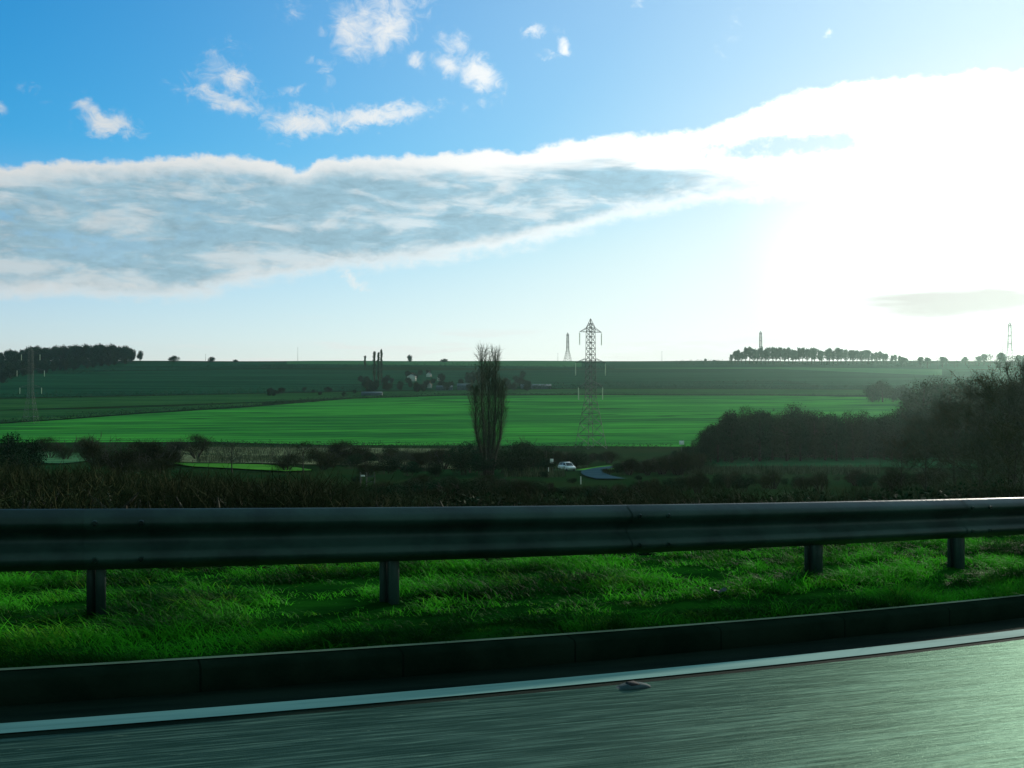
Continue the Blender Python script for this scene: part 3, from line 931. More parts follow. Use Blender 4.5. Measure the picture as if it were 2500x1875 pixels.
def proto_wood_tree(name, seed, m, h=14, rx=5.0, n=3400, size=.34, rz=None, cz=None, r0=.3):
    """woodland tree seen from far: trunk, limbs, broken crown of leaf and twig clumps"""
    g = np.random.default_rng(seed)
    root = empty(name)
    T, W = MB(), MB()
    rz = rz or h * .50; cz = cz or h * .47
    T.path([(0, 0, -.5), (g.normal(0, .15), g.normal(0, .15), h * .4), (g.normal(0, .3), g.normal(0, .3), h * .85)], [r0 * 1.2, r0 * .8, r0 * .15], 6)
    for i in range(9):
        a = i * 2.4; z = h * g.uniform(.25, .6)
        T.tube((0, 0, z), (math.cos(a) * rx * .7, math.sin(a) * rx * .7, z + h * g.uniform(.12, .3)), r0 * .35, r0 * .06, 4)
    P = lumpy(g, n, rx, rz, cz, 24, .6, -.98)
    P = P[P[:, 2] > h * .01]
    W.add(*leaves(P, size, g))
    A = P[g.integers(0, len(P), n // 4)]; B = A + unit_rows(A - np.array([0, 0, cz * .6])) * h * .05 + g.normal(0, .3, A.shape)
    W.add(*strips(A, B, size * .12, g))
    T.build('trunk', M['bark'], root); W.build('crown', M[m], root)
    return root


def build_poplar(name, seed, loc, h, half, stems, m='poplar', nb=90, tw=.03, r0=.45, twn=9):
    """Lombardy poplar: every branch runs up close to the leader"""
    g = np.random.default_rng(seed)
    root = empty(name, loc)
    T, W = MB(), MB()
    P0, P1, Wd = [], [], []
    for (ox, oy, hs) in stems:
        H = h * hs
        lead = [np.array([ox * .25, oy * .25, -.6])] + [np.array([ox * (.25 + .75 * min(1, f * 2)) + g.normal(0, .08), oy + g.normal(0, .08), H * f]) for f in (.12, .25, .4, .55, .7, .85, 1.0)]
        rs = [r0 * 1.2, r0, r0 * .86, r0 * .7, r0 * .52, r0 * .36, r0 * .2, r0 * .05]
        T.path(lead, rs, 8)
        for i in range(nb):
            f = .14 + .78 * (i + g.uniform(0, 1)) / nb
            x = f * 7 / 1.0; j = min(6, int(x)); p = lead[j] + (lead[j + 1] - lead[j]) * (x - j)
            a = i * 2.399 + g.uniform(-.5, .5)
            env = half * float(np.interp(f, [.1, .25, .45, .65, .8, .9, 1], [.6, 1, 1, .9, .78, .6, .3]))
            L = min(h * .24, (H - p[2]) * .8 + .6) * g.uniform(.7, 1.05)
            out = env / L * g.uniform(.55, 1.15)
            d = unit(np.array([math.cos(a) * out * 1.5, math.sin(a) * out * 1.5, 1.0]))
            q = p; rr = r0 * .17 * (1 - .6 * f)
            for s_ in range(5):
                d = unit(d * np.array([.72, .72, 1]) + g.normal(0, .05, 3)); q2 = q + d * L / 5
                T.tube(q, q2, rr * (1 - s_ * .18), rr * (1 - (s_ + 1) * .18), 4)
                for _ in range(twn):
                    s0 = q + (q2 - q) * g.uniform(0, 1)
                    d2 = unit(d + g.normal(0, .32, 3)); e = s0 + d2 * g.uniform(.5, 1.5)
                    P0.append(s0); P1.append(e); Wd.append(tw)
                    s1 = s0 + (e - s0) * .4; d3 = unit(d2 + g.normal(0, .4, 3))
                    P0.append(s1); P1.append(s1 + d3 * g.uniform(.4, 1.1)); Wd.append(tw * .7)
                q = q2
    W.add(*strips(np.array(P0), np.array(P1), np.array(Wd), g))
    T.build('trunk', M['bark'], root); W.build('crown', M[m], root)
    return root


def proto_fuzzy(name, seed, m, h=10, rx=5.0, n=9000, tw=.022, L=.55):
    """leafless tree or tall scrub whose crown is a dense haze of fine twigs"""
    g = np.random.default_rng(seed)
    root = empty(name)
    T, W = MB(), MB()
    for i in range(7):
        a = i * 2.4; p = np.array([math.cos(a) * .25, math.sin(a) * .25, -.4]); d = unit(np.array([math.cos(a) * .45, math.sin(a) * .45, 1.0]))
        for j in range(5):
            d = unit(d + g.normal(0, .12, 3)); q = p + d * h * .17
            T.tube(p, q, .16 * (1 - j * .18), .16 * (1 - (j + 1) * .18), 5)
            for _ in range(2):
                d2 = unit(d + g.normal(0, .55, 3)); T.tube(q, q + d2 * h * .16, .06, .015, 4)
            p = q
    P = lumpy(g, n, rx, h * .5, h * .47, 22, .9, -.98); P = P[P[:, 2] > .1]
    D = unit_rows(P - np.array([0, 0, h * .12])) * .7 + g.normal(0, .45, P.shape)
    W.add(*strips(P, P + D * L * g.uniform(.5, 1.4, (len(P), 1)), tw, g))
    T.build('trunk', M['bark'], root); W.build('crown', M[m], root)
    return root


_used = set()
COUNT = {}


def place(proto, x, d, height=None, top=None, base_h=1.0, label=None, cat='tree', group=None, wide=1.0, y_px=None, sink=0.0):
    """stand a copy of proto on the ground at picture column x and d metres off"""
    X = (x - 1250) / 2500.0 * d
    if y_px is not None:
        p = at(x, y_px); X, d = p[0], p[1]
    z = float(ground(X, d)) - sink
    if top is not None:
        height = (937.5 - top) / 2500.0 * d - z
        height = max(height, .8)
    o = proto if proto.name not in _used else copy_tree(proto)
    if proto.name not in PROTO_KIDS:
        PROTO_KIDS[proto.name] = kids(proto)
    _used.add(proto.name)
    s = height / base_h
    o.location = (X, d, z); o.rotation_euler = (0, 0, random.uniform(0, 6.28)); o.scale = (s * wide, s * wide, s)
    for k_ in ('label', 'category', 'group'):
        if k_ in o: del o[k_]
    tag(o, label, cat, group)
    return o


def side(x):
    """where along the photograph a thing stands, for labels"""
    for lim, w in ((260, 'far left'), (700, 'left'), (1050, 'left of the middle'), (1450, 'middle'), (1850, 'right of the middle'), (2200, 'right'), (9999, 'far right')):
        if x < lim: return w


# prototypes -----------------------------------------------------------
P_THA = [proto_thicket('thicket', 21, 'twig'), proto_thicket('thicket', 22, 'twig', 4.5, 3.0, 40)]
P_BUA = [proto_bush('bush', 31, 'leaf'), proto_bush('bush', 32, 'leaf_olive', rx=2.8)]
P_RND = [proto_round_tree('bare_tree', 41), proto_round_tree('bare_tree', 42, spread=5.2, clear=.18), proto_round_tree('bare_tree', 43, spread=4.0, clear=.3, m='twig_grey')]
P_AVE = [proto_round_tree('avenue_tree', 51, 18, 5.6, .26, 'avenue', (26, 8, 7, 4), .12, .9, .7), proto_round_tree('avenue_tree', 52, 18, 5.0, .30, 'avenue', (26, 8, 7, 4), .12, 1.0, .65)]
P_WOO = [proto_wood_tree('woodland_tree', 61, 'leaf'), proto_wood_tree('woodland_tree', 62, 'leaf_olive', rx=5.6), proto_wood_tree('woodland_tree', 63, 'leaf', 14, 4.4)]
P_GRO = [proto_wood_tree('grove_tree', 71, 'leaf', 14, 4.6, 5200, .20), proto_wood_tree('grove_tree', 72, 'leaf_olive', 14, 5.0, 5200, .18)]
P_FUZ = [proto_fuzzy('bare_tree', 91, 'twig'), proto_fuzzy('bare_tree', 92, 'twig', rx=5.6), proto_fuzzy('bare_tree', 93, 'twig_grey', rx=4.6)]
P_FBU = [proto_fuzzy('bush', 95, 'twig', 4.2, 2.9, 13000, .009, .30), proto_fuzzy('bush', 96, 'twig', 4.2, 3.2, 13000, .009, .28)]
P_NEA = [proto_round_tree('bare_tree', 81, 10, 4.6, .08, 'twig_grey', (26, 9, 6, 5), .010, .75, .14), proto_round_tree('bare_tree', 82, 10, 4.8, .06, 'twig', (26, 9, 6, 5), .010, .6, .14)]

# ---- the double Lombardy poplar
b = at(1192, 1160)
pop = build_poplar('poplar_tree', 5, (b[0], b[1], b[2]), (937.5 - 848) / 2500 * b[1] - b[2], 1.75, [(-1.0, .2, 1.0), (1.15, -.2, .985), (-1.9, .6, .70), (2.1, .5, .74), (.1, -.8, .86)], nb=44, tw=.017, r0=.24, twn=6)
tag(pop, 'tall bare twin-topped Lombardy poplar rising above the skyline from dark bushes', 'tree')

# skyline poplars by the farm
for i, (x, yb, yt, hw, lab) in enumerate([(914, 945, 858, 1.6, 'broadest of the thin poplars beside the hillside farm'), (924, 944, 861, .9, 'middle slim poplar beside the hillside farm'),
                                       (931, 942, 853, .9, 'slim pointed poplar nearest the hillside farm, tallest of its clump'), (891, 905, 870, 1.2, 'short dark poplar standing left of the farm poplars')]):
    b = at(x, yb)
    p_ = build_poplar('poplar_tree', 90 + i, tuple(b), (937.5 - yt) / 2500 * b[1] - b[2], hw * 1.9, [(0, 0, 1.0)], 'poplar', nb=40, tw=.17, r0=.28, twn=8)
    tag(p_, lab, 'tree', 'poplars by the farm')

# ---- avenue on the skyline
for i in range(46):
    x = 1785 + i * 9.3 + random.uniform(-2.2, 2.2)
    tp = np.interp(x, [1780, 1800, 1830, 1950, 2000, 2100, 2140, 2160, 2215], [868, 858, 852, 853, 854, 854, 860, 864, 872]) + random.uniform(-3, 5)
    place(P_AVE[i % 2], x, 1500 + random.uniform(-14, 14), top=tp, base_h=17.5, cat='tree', label='bare tree in the long skyline row on the right', group='bare trees in the skyline row', wide=random.uniform(.8, 1.1))
# ---- ragged line of trees at the right end of the skyline
for i in range(34):
    x = 2205 + i * 9.4 + random.uniform(-4, 4)
    tp = np.interp(x, [2200, 2260, 2360, 2420, 2500], [876, 876, 874, 868, 868]) + random.uniform(-5, 6)
    place((P_AVE + P_RND)[i % 5], x, random.uniform(1380, 1500), top=tp, base_h=17.5 if i % 5 < 2 else 11.5, label='small tree in the ragged skyline line at the far right', cat='tree', group='trees at the right end of the skyline', wide=1.5)

# ---- wood on the left hilltop
k = 0
for row in range(11):
    d = 1090 + row * 50
    xr = np.interp(d, [1120, 1300, 1450, 1600], [20, 150, 300, 350])
    n = int((xr + 60) / 19)
    for i in range(n):
        x = -45 + (xr + 45) * (i + random.uniform(.2, .8)) / n
        tp = None; hh = random.uniform(11, 15)
        if row >= 8:
            tp = np.interp(x, [-60, 0, 60, 75, 130, 230, 300, 340, 356], [858, 856, 852, 846, 845, 840, 844, 852, 866]) + random.uniform(-1.5, 4)
        place(P_WOO[k % 3], x, d + random.uniform(-20, 20), height=hh, top=tp, base_h=12.6, label='dark tree in the wood on the left hilltop', cat='tree', group='trees of the hilltop wood', wide=random.uniform(.95, 1.25))
        k += 1
# lone bushes on the skyline
for x, tp, w, lab in [(424, 868, 1.7, 'rounded bush alone on the skyline, widest near the hilltop wood'), (516, 870, 1.5, 'small bush on the skyline beside the short mast'), (575, 876, 2.0, 'tiny low bush on the bare skyline between mast and pole'),
                      (1085, 874, 2.2, 'low bush on the skyline left of the big poplar'), (1000, 866, .8, 'small upright tree on the skyline right of the farm poplars'), (1722, 874, .9, 'thin small tree alone on the skyline left of the tree row'), (1743, 877, 1.4, 'tiny bush on the skyline just left of the tree row')]:
    place(P_WOO[int(x) % 3], x, 1560, top=tp + 1.5, base_h=11.8, label=lab, cat='bush' if 'bush' in lab else 'tree', wide=w * 1.15, sink=1.2)

# ---- trees round the farm
for i in range(74):
    x = random.uniform(880, 1300); yb = np.interp(x, [880, 1000, 1250, 1300], [955, 958, 958, 955]) - random.uniform(0, 1) ** 1.4 * 48
    if yb < 925 and random.random() < .3: continue
    b = at(x, yb)
    place(P_WOO[i % 3], x, b[1], height=random.uniform(6, 11.5), base_h=13.4, label='dark tree among the farm buildings on the far hillside', cat='tree', group='trees round the farm', wide=random.uniform(1.1, 1.6))
for i in range(14):
    x = random.uniform(640, 900); b = at(x, random.uniform(955, 968))
    place(P_WOO[i % 3], x, b[1], height=random.uniform(3, 6), base_h=13.4, label='low dark tree in the hedge left of the farm', cat='tree', group='hedge trees left of the farm', wide=1.7)

# ---- grove on the right
k = 0
for row, d in enumerate((262, 275, 290, 306, 324)):
    n = 17
    for i in range(n):
        x = 1665 + (2440 - 1665) * (i + random.uniform(.15, .85)) / n + (row % 2) * 18
        tp = np.interp(x, [1640, 1700, 1770, 1850, 1960, 2040, 2120, 2250, 2500], [1100, 1065, 1000, 980, 984, 1000, 994, 984, 960]) + random.uniform(-4, 16) + (4 - row) * 5
        place(P_GRO[k % 2], x, d + random.uniform(-4, 4), top=tp, base_h=13.4, label='dark tree in the dense grove behind the valley meadow', cat='tree', group='trees of the valley grove', wide=random.uniform(1.0, 1.35))
        k += 1
for i in range(16):
    x = 2240 + i * 20 + random.uniform(-8, 8)
    place(P_GRO[i % 2], x, random.uniform(350, 520), top=random.uniform(905, 960), base_h=13.4, label='tree behind the grove at the far right', cat='tree', group='trees behind the grove', wide=1.2)
for i in range(9):
    x = 2130 + i * 25; b = at(x, 975)
    place(P_WOO[i % 3], x, b[1] - 40, top=random.uniform(925, 955), base_h=13.4, label='hedgerow tree beyond the grove below the skyline', cat='tree', group='hedgerow trees beyond the grove', wide=1.3)

# ---- near bare trees at the right edge
for i, (x, d, tp, lab) in enumerate([(2260, 96, 1020, 'bare spreading tree leftmost of the near trees on the right bank'), (2330, 84, 985, 'bare tree with pale glinting twigs second from the left on the right bank'),
                                (2400, 74, 950, 'tall bare tree with pale twigs in the middle of the near right bank'), (2462, 62, 922, 'tall bare tree at the right bank, below the skyline pylon'),
                                (2540, 58, 890, 'tallest bare tree cut off by the right edge of the picture'), (2200, 88, 1075, 'low bare tree in front of the grove at its right end'), (2390, 52, 1070, 'lower twiggy tree in front of the near bare trees'), (2480, 46, 1040, 'twiggy tree lowest on the bank at the right edge')]):
    place(P_NEA[i % 2], x, d, top=tp, base_h=9.9, label=lab, cat='tree', group='near bare trees on the right bank', wide=1.15)

# ---- thickets on the bank beyond the barrier
def bank(xs, d0, d1, tops, protos, n, bh, label, group, wide=1.25):
    for i in range(n):
        x = xs[0] + (xs[1] - xs[0]) * (i + random.uniform(.1, .9)) / n
        d = random.uniform(d0, d1)
        tp = np.interp(x, [a for a, _ in tops], [b_ for _, b_ in tops]) + random.uniform(-3, 12)
        place(protos[i % len(protos)], x, d, top=tp, base_h=bh, label=label, cat='shrub', group=group, wide=wide * random.uniform(.85, 1.2))


NT1 = [(-200, 1140), (0, 1142), (240, 1138), (420, 1150), (520, 1156), (720, 1158), (900, 1198), (1100, 1188), (1250, 1178), (1420, 1186), (1560, 1184), (1700, 1180), (2000, 1178), (2200, 1172), (2700, 1150)]
bank((-160, 820), 24, 34, NT1, P_FBU, 44, 4.2, 'brown leafless thicket on the near bank left, just above the barrier', 'thickets on the left bank', 1.1)
bank((-160, 900), 38, 52, [(a, b_ - 2) for a, b_ in NT1], P_FBU + P_BUA[1:], 34, 4.1, 'brown shrub in the second row of the left bank', 'shrubs behind the left thickets')
bank((820, 1700), 30, 44, [(a, b_ + 12) for a, b_ in NT1], P_BUA + P_FBU, 34, 4.0, 'dark shrub on the bank behind the middle of the barrier', 'shrubs on the middle bank')
bank((1600, 2700), 26, 44, [(a, b_ + 10) for a, b_ in NT1], P_FBU + P_BUA, 44, 4.1, 'scrubby bush on the bank behind the right half of the barrier', 'scrub on the right bank', 1.1)
bank((1560, 2300), 90, 130, [(1500, 1168), (1700, 1152), (2000, 1150), (2300, 1140)], P_FBU + P_BUA, 30, 4.1, 'ragged bush in the rough strip below the dark meadow', 'bushes along the rough strip', 1.0)

bank((760, 1640), 58, 100, [(700, 1172), (860, 1176), (1000, 1160), (1180, 1152), (1300, 1168), (1440, 1184), (1560, 1172), (1700, 1165)], P_FBU + P_BUA, 44, 4.1, 'dark shrub in the hollow between bank and poplar', 'shrubs in the dark hollow', 1.3)
bank((1480, 1720), 150, 215, [(1480, 1128), (1560, 1116), (1640, 1104), (1720, 1100)], P_FBU + P_BUA[1:], 18, 4.1, 'brownish bush on the slope between lane and grove', 'bushes between lane and grove', 1.3)
bank((1640, 1790), 250, 262, [(1640, 1103), (1700, 1062), (1780, 1005)], P_GRO, 9, 12.8, 'dark tree on the sloping left end of the grove', 'trees on the grove end', 1.0)
bank((1290, 1500), 215, 300, [(1290, 1092), (1400, 1096), (1500, 1098)], P_FBU + P_BUA[1:], 14, 4.1, 'scrubby bush in the rough ground under the pylon', 'bushes under the pylon', 1.2)
bank((800, 1180), 200, 300, [(800, 1092), (1000, 1098), (1180, 1090)], P_FBU + P_BUA, 24, 4.1, 'brown bush below the crop field left of the poplar', 'bushes below the crop field', 1.3)

# dark bushes round the poplar's foot and the lane
for i, (x, d, tp, w, p_, lab) in enumerate([
        (1150, 175, 1062, 1.1, 0, 'dark bush at the left foot of the big poplar'), (1212, 170, 1084, 1.2, 1, 'dark bush in front of the big poplar trunk'), (1270, 176, 1066, 1.0, 0, 'tall dark bush right of the big poplar'),
        (1305, 168, 1078, 1.2, 1, 'dark rounded bush between poplar and lane'), (1335, 165, 1112, 1.2, 0, 'low dark bush behind the roadside sign'), (1120, 160, 1088, 1.2, 1, 'low dark bush left of the poplar group'),
        (1180, 155, 1098, 1.3, 0, 'wide low bush before the poplar group'), (1255, 152, 1104, 1.4, 1, 'wide bush before the poplar group, nearer the lane'), (1330, 140, 1146, 1.4, 0, 'bush at the lane edge below the white car'),
        (1060, 150, 1128, 1.5, 1, 'wide dark bush midway between sign frame and poplar'), (1000, 155, 1120, 1.5, 0, 'dark bush behind the grey sign frame'), (940, 165, 1112, 1.6, 1, 'brownish bush standing right behind the sign frame'),
        (955, 240, 1078, .9, 0, 'small dark round tree on the edge of the crop field'), (1395, 120, 1168, 1.5, 1, 'low bush hiding the near side of the lane'), (1560, 130, 1158, 1.5, 0, 'bush right of the lane bend'),
        (1600, 190, 1122, 1.5, 1, 'brownish bush between lane and grove'), (1540, 200, 1118, 1.4, 0, 'bush above the lane bend'), (1640, 215, 1108, 1.5, 1, 'bush at the left tip of the grove'),
        (870, 120, 1158, 1.2, 0, 'bush just left of the grey sign frame'), (1090, 118, 1160, 1.7, 1, 'broad low bush in the dark hollow left of the lane'), (1230, 112, 1166, 1.7, 0, 'broad low bush in the dark hollow below the poplar')]):
    place(P_BUA[p_], x, d, top=tp, base_h=4.0, label=lab, cat='bush', wide=w)

# trees and bushes of the left valley
for i, (x, d, tp, w, pr, bh, lab) in enumerate([
        (20, 120, 1048, 1.3, P_GRO[0], 13.4, 'dark leafy tree at the left edge, nearest the frame'), (70, 130, 1062, 1.2, P_GRO[0], 13.4, 'dark leafy tree beside the pale meadow, second from the left edge'), (-40, 110, 1055, 1.4, P_GRO[1], 13.4, 'dark tree half out of frame at the left edge'),
        (45, 105, 1100, 1.3, P_GRO[1], 13.4, 'low olive tree below the two dark trees at the left edge'),
        (120, 260, 1062, 1.4, P_FUZ[0], 9.8, 'bare tree behind the pale meadow, its left end'), (160, 250, 1070, 1.5, P_FUZ[1], 9.8, 'low bare tree behind the middle of the pale meadow'), (215, 240, 1060, 1.4, P_FUZ[2], 9.8, 'greyish bare tree at the right end of the pale meadow'),
        (235, 200, 1048, 1.1, P_FUZ[1], 9.8, 'tall bare tree right of the pale meadow'), (290, 170, 1075, 1.7, P_FUZ[1], 9.8, 'wide brown tree in the left valley, lower half of the clump'), (340, 165, 1066, 1.6, P_FUZ[0], 9.8, 'wide brown tree in the centre of the left valley clump'),
        (390, 175, 1072, 1.5, P_FUZ[1], 9.8, 'brown tree at the right of the left valley clump'), (300, 150, 1098, 1.7, P_FUZ[0], 9.8, 'low spreading tree in front of the left valley clump'), (370, 145, 1100, 1.7, P_FUZ[1], 9.8, 'low spreading tree in front, nearer the stubble field'),
        (430, 240, 1068, 1.4, P_FUZ[2], 9.8, 'bare tree left of the round one above the stubble'), (480, 262, 1054, 1.3, P_FUZ[0], 9.8, 'round-headed bare tree against the crop field edge'), (566, 180, 1084, 1.5, P_RND[2], 11.5, 'small bare tree alone in the stubble field'),
        (740, 170, 1080, 1.4, P_RND[0], 11.5, 'slim bare tree rising from the end of the bright meadow'), (700, 185, 1094, 1.5, P_FUZ[1], 9.8, 'low bare tree left of the slim one by the bright meadow'), (790, 200, 1078, 1.6, P_FUZ[1], 9.8, 'wide bare tree between bright meadow and sign frame'),
        (850, 230, 1070, 1.8, P_FUZ[0], 9.8, 'wide dark bare tree on the crop edge above the sign frame'), (1275, 230, 1058, 1.0, P_FUZ[1], 9.8, 'bare bushy tree right of the poplar, against the crop'), (900, 150, 1120, 1.7, P_FUZ[1], 9.8, 'bare shrub-like tree just above the sign frame'),
        (1040, 190, 1098, 1.9, P_FUZ[0], 9.8, 'wide low bare tree between sign frame and poplar'), (980, 205, 1098, 1.8, P_FUZ[2], 9.8, 'wide greyish bare tree above and right of the sign frame')]):
    place(pr, x, d, top=tp, base_h=bh, label=lab, cat='tree', wide=w)


# ---- hedges
def hedge(name, pts, h, w, m, label, step=1.6, per=16, size=.28, gap=0.0, seed=1):
    g = np.random.default_rng(seed)
    W = [at(x, y) for x, y in pts]
    o = np.array([W[len(W) // 2][0], W[len(W) // 2][1], W[len(W) // 2][2]])
    C = []
    for a, b_ in zip(W[:-1], W[1:]):
        L = np.linalg.norm(b_[:2] - a[:2]); n = max(2, int(L / step))
        for i in range(n):
            if g.uniform() < gap: continue
            p = a + (b_ - a) * (i + g.uniform()) / n
            hh = h * g.uniform(.7, 1.25)
            q = g.normal(0, 1, (per, 3)); q /= np.linalg.norm(q, axis=1)[:, None]
            q *= g.uniform(.5, 1, (per, 1))
            c = np.stack([p[0] + q[:, 0] * step * 1.1, p[1] + q[:, 1] * w, np.zeros(per)], 1)
            c[:, 2] = ground(c[:, 0], c[:, 1]) + hh * .5 + q[:, 2] * hh * .5
            C.append(c)
    C = np.vstack(C) - o
    mb = MB(); mb.add(*leaves(C, size, g))
    return tag(mb.build(name, m, loc=tuple(o)), label, 'hedge')


hedge('hedge', HEDGE1[1:7], 4.2, 2.2, M['leaf'], 'long dark hedge climbing rightwards along the upper edge of the crop field', 1.5, 26, .34, seed=1)
hedge('hedge', [(1100, 966), (1500, 965), (1900, 966), (2250, 971)], 2.4, 1.6, M['leaf'], 'dark hedge above the crop field right of the poplar', 1.8, 20, .36, seed=2)
hedge('hedge', [(-100, 983), (0, 974), (300, 970), (640, 961), (900, 956)], 6.0, 4, M['leaf'], 'dark hedge on the hillside under the hilltop wood', 2.2, 20, .45, seed=3)
hedge('hedge', [(1250, 951), (1500, 949), (1800, 950), (2140, 951)], 7, 5, M['leaf'], 'thick dark hedge across the hillside right of the farm', 2.2, 26, .5, seed=4)
hedge('hedge', [(150, 914), (340, 905), (640, 901), (760, 898)], 6.0, 5, M['leaf'], 'hedge high on the hill just right of the hilltop wood', 2.4, 20, .5, seed=5)
hedge('hedge', [(640, 900), (900, 897), (1100, 896), (1250, 900), (1500, 901)], 5.5, 5, M['leaf'], 'hedge across the top of the hill above the farm', 2.4, 18, .5, seed=6)
hedge('hedge', [(1650, 892), (1850, 892), (2100, 896), (2260, 899)], 8.0, 8, M['leaf'], 'dark hedge running below the skyline tree row', 2.4, 24, .6, seed=7)
hedge('hedge', [(500, 1089), (700, 1093), (900, 1094), (1180, 1096)], 2.6, 1.2, M['leaf_olive'], 'dark hedge along the lower edge of the crop field', .9, 30, .2, .02, seed=8)
hedge('hedge', [(440, 1111), (560, 1115), (700, 1119), (840, 1125)], .9, .5, M['leaf'], 'low dark hedge line through the stubble field', .6, 24, .12, seed=9)
hedge('hedge', [(1290, 1094), (1450, 1095), (1640, 1096)], 2.2, 1.4, M['leaf_olive'], 'hedge at the foot of the large pylon', .9, 24, .2, .05, seed=10)
hedge('hedge', [(1700, 936), (1900, 931), (2000, 948)], 2.6, 2, M['leaf'], 'faint hedge crossing the hill above the grove', 2.2, 18, .45, .1, seed=11)


def reeds():
    g = np.random.default_rng(77)
    mb = MB()
    A = []
    for (x0, x1, y0, y1, n) in [(500, 900, 1094, 1114, 5000), (480, 760, 1118, 1132, 2600), (860, 1180, 1100, 1122, 3000), (1660, 2150, 1146, 1160, 2600), (1230, 1380, 1158, 1166, 500)]:
        X0 = at((x0 + x1) / 2, y0)[1]; X1 = at((x0 + x1) / 2, y1)[1]
        y = g.uniform(min(X0, X1), max(X0, X1), n); x = ((g.uniform(x0, x1, n) - 1250) / 2500) * y
        A.append(np.stack([x, y, ground(x, y)], 1))
    A = np.vstack(A); n = len(A)
    B = A + np.stack([g.normal(0, .25, n), g.normal(0, .25, n), g.uniform(.5, 1.5, n)], 1)
    mb.add(*strips(A, B, .05, g))
    tag(mb.build('dry_reeds', M['reed']), kind='stuff')


reeds()


# prototypes that found no place are taken away again
for grp in (P_THA, P_BUA, P_RND, P_AVE, P_WOO, P_GRO, P_NEA, P_FUZ, P_FBU):
    for p_ in grp:
        if p_.name not in _used:
            for k_ in kids(p_): bpy.data.objects.remove(k_)
            bpy.data.objects.remove(p_)


# ------------------------------------------------------------------ pylons
def pylon(name, H, a_top, a_base, arms, ins_len, label, bar=.11, group=None):
    """lattice tower on four legs; arms: (height share, half width)"""
    root = empty(name)
    tag(root, label, 'pylon', group)
    waist = .40
    def half(f):
        if f < waist: return a_base / 2 + (a_top * .62 - a_base / 2) * (f / waist)
        if f < .93: return a_top * .62 + (a_top * .5 - a_top * .62) * ((f - waist) / (.93 - waist))
        return a_top * .5 * max(0.03, (1 - (f - .93) / .07))
    lv = [0, .10, .19, .27, .34, .40, .45, .50, .545, .59, .635, .68, .725, .77, .815, .86, .90, .93, .965, 1.0]
    cor = [(-1, -1), (1, -1), (1, 1), (-1, 1)]
    B = MB()
    for f0, f1 in zip(lv[:-1], lv[1:]):
        h0, h1 = half(f0), half(f1)
        for i in range(4):
            p = np.array([cor[i][0] * h0, cor[i][1] * h0, f0 * H]); q = np.array([cor[i][0] * h1, cor[i][1] * h1, f1 * H])
            j = (i + 1) % 4
            p2 = np.array([cor[j][0] * h0, cor[j][1] * h0, f0 * H]); q2 = np.array([cor[j][0] * h1, cor[j][1] * h1, f1 * H])
            B.bar(p, q, bar * 1.5)
            B.bar(p, q2, bar); B.bar(p2, q, bar); B.bar(q, q2, bar)
    B.build('lattice_tower', M['lattice'], root)
    for f, hw in arms:
        h = half(f)
        for sx in (-1, 1):
            A = MB()
            tip = np.array([sx * hw, 0, f * H])
            up = [np.array([sx * half(f + .035), y * half(f + .035), (f + .035) * H]) for y in (-1, 1)]
            lo = [np.array([sx * h, y * h, f * H]) for y in (-1, 1)]
            for a in up + lo: A.bar(a, tip, bar)
            for k in (.33, .66):
                u = [a + (tip - a) * k for a in up]; l = [a + (tip - a) * k for a in lo]
                A.bar(u[0], l[0], bar * .7); A.bar(u[1], l[1], bar * .7); A.bar(l[0], l[1], bar * .7); A.bar(u[0], u[1], bar * .7)
                A.bar(lo[0], l[1], bar * .6)
            A.build('cross_arm', M['lattice'], root)
            I = MB()
            I.tube(tip, tip - [0, 0, .35], .03, .03, 5)
            n = int(ins_len / .22)
            for k in range(n):
                z = tip[2] - .35 - k * .22
                I.tube((tip[0], 0, z), (tip[0], 0, z - .09), .07, .23, 8)
                I.tube((tip[0], 0, z - .09), (tip[0], 0, z - .22), .23, .07, 8)
            I.build('insulator_string', M['glass_disc'], root)
    return root


b = at(1442, 1095)
py = pylon('pylon', (937.5 - 778) / 2500 * b[1] - b[2], 2.35, 8.4, [(.897, 4.9), (.662, 6.7), (.475, 5.4)], 4.4,
           'large lattice pylon standing in the crop field right of the poplar', bar=.10)
py.location = tuple(b); py.rotation_euler = (0, 0, R(31))
b0 = b.copy()
b = at(75, 1036)
pl = pylon('pylon', 41.5 * b[1] / 540, 2.0, 7.0, [(.895, 5.3), (.69, 7.8), (.47, 6.2)], 3.4,
           'faint lattice pylon in front of the hilltop wood, only its pale insulators catching light', bar=.06)
pl.location = tuple(b)
far_py = pylon('pylon', (937.5 - 778) / 2500 * b0[1] - b0[2], 2.35, 8.4, [(.897, 4.9), (.662, 6.7), (.475, 5.4)], 4.0, 'x', bar=.135)
PROTO_KIDS[far_py.name] = kids(far_py)
for x, d, top, rot, lab in [(2465, 1480, 785, 78, 'pylon on the skyline at the far right above the trees'), (1386, 1640, 812, 72, 'distant pylon on the skyline just left of the large one'),
                            (1857, 1650, 808, 64, 'thin distant pylon rising through the skyline tree row')]:
    c = far_py if x == 2465 else copy_tree(far_py); X = (x - 1250) / 2500 * d; z = float(ground(X, d))
    s = ((937.5 - top) / 2500 * d - z) / ((937.5 - 778) / 2500 * py.location[1] - py.location[2])
    c.location = (X, d, z); c.scale = (s * 1.35, s * 1.35, s); c.rotation_euler = (0, 0, R(rot)); tag(c, lab, 'pylon')

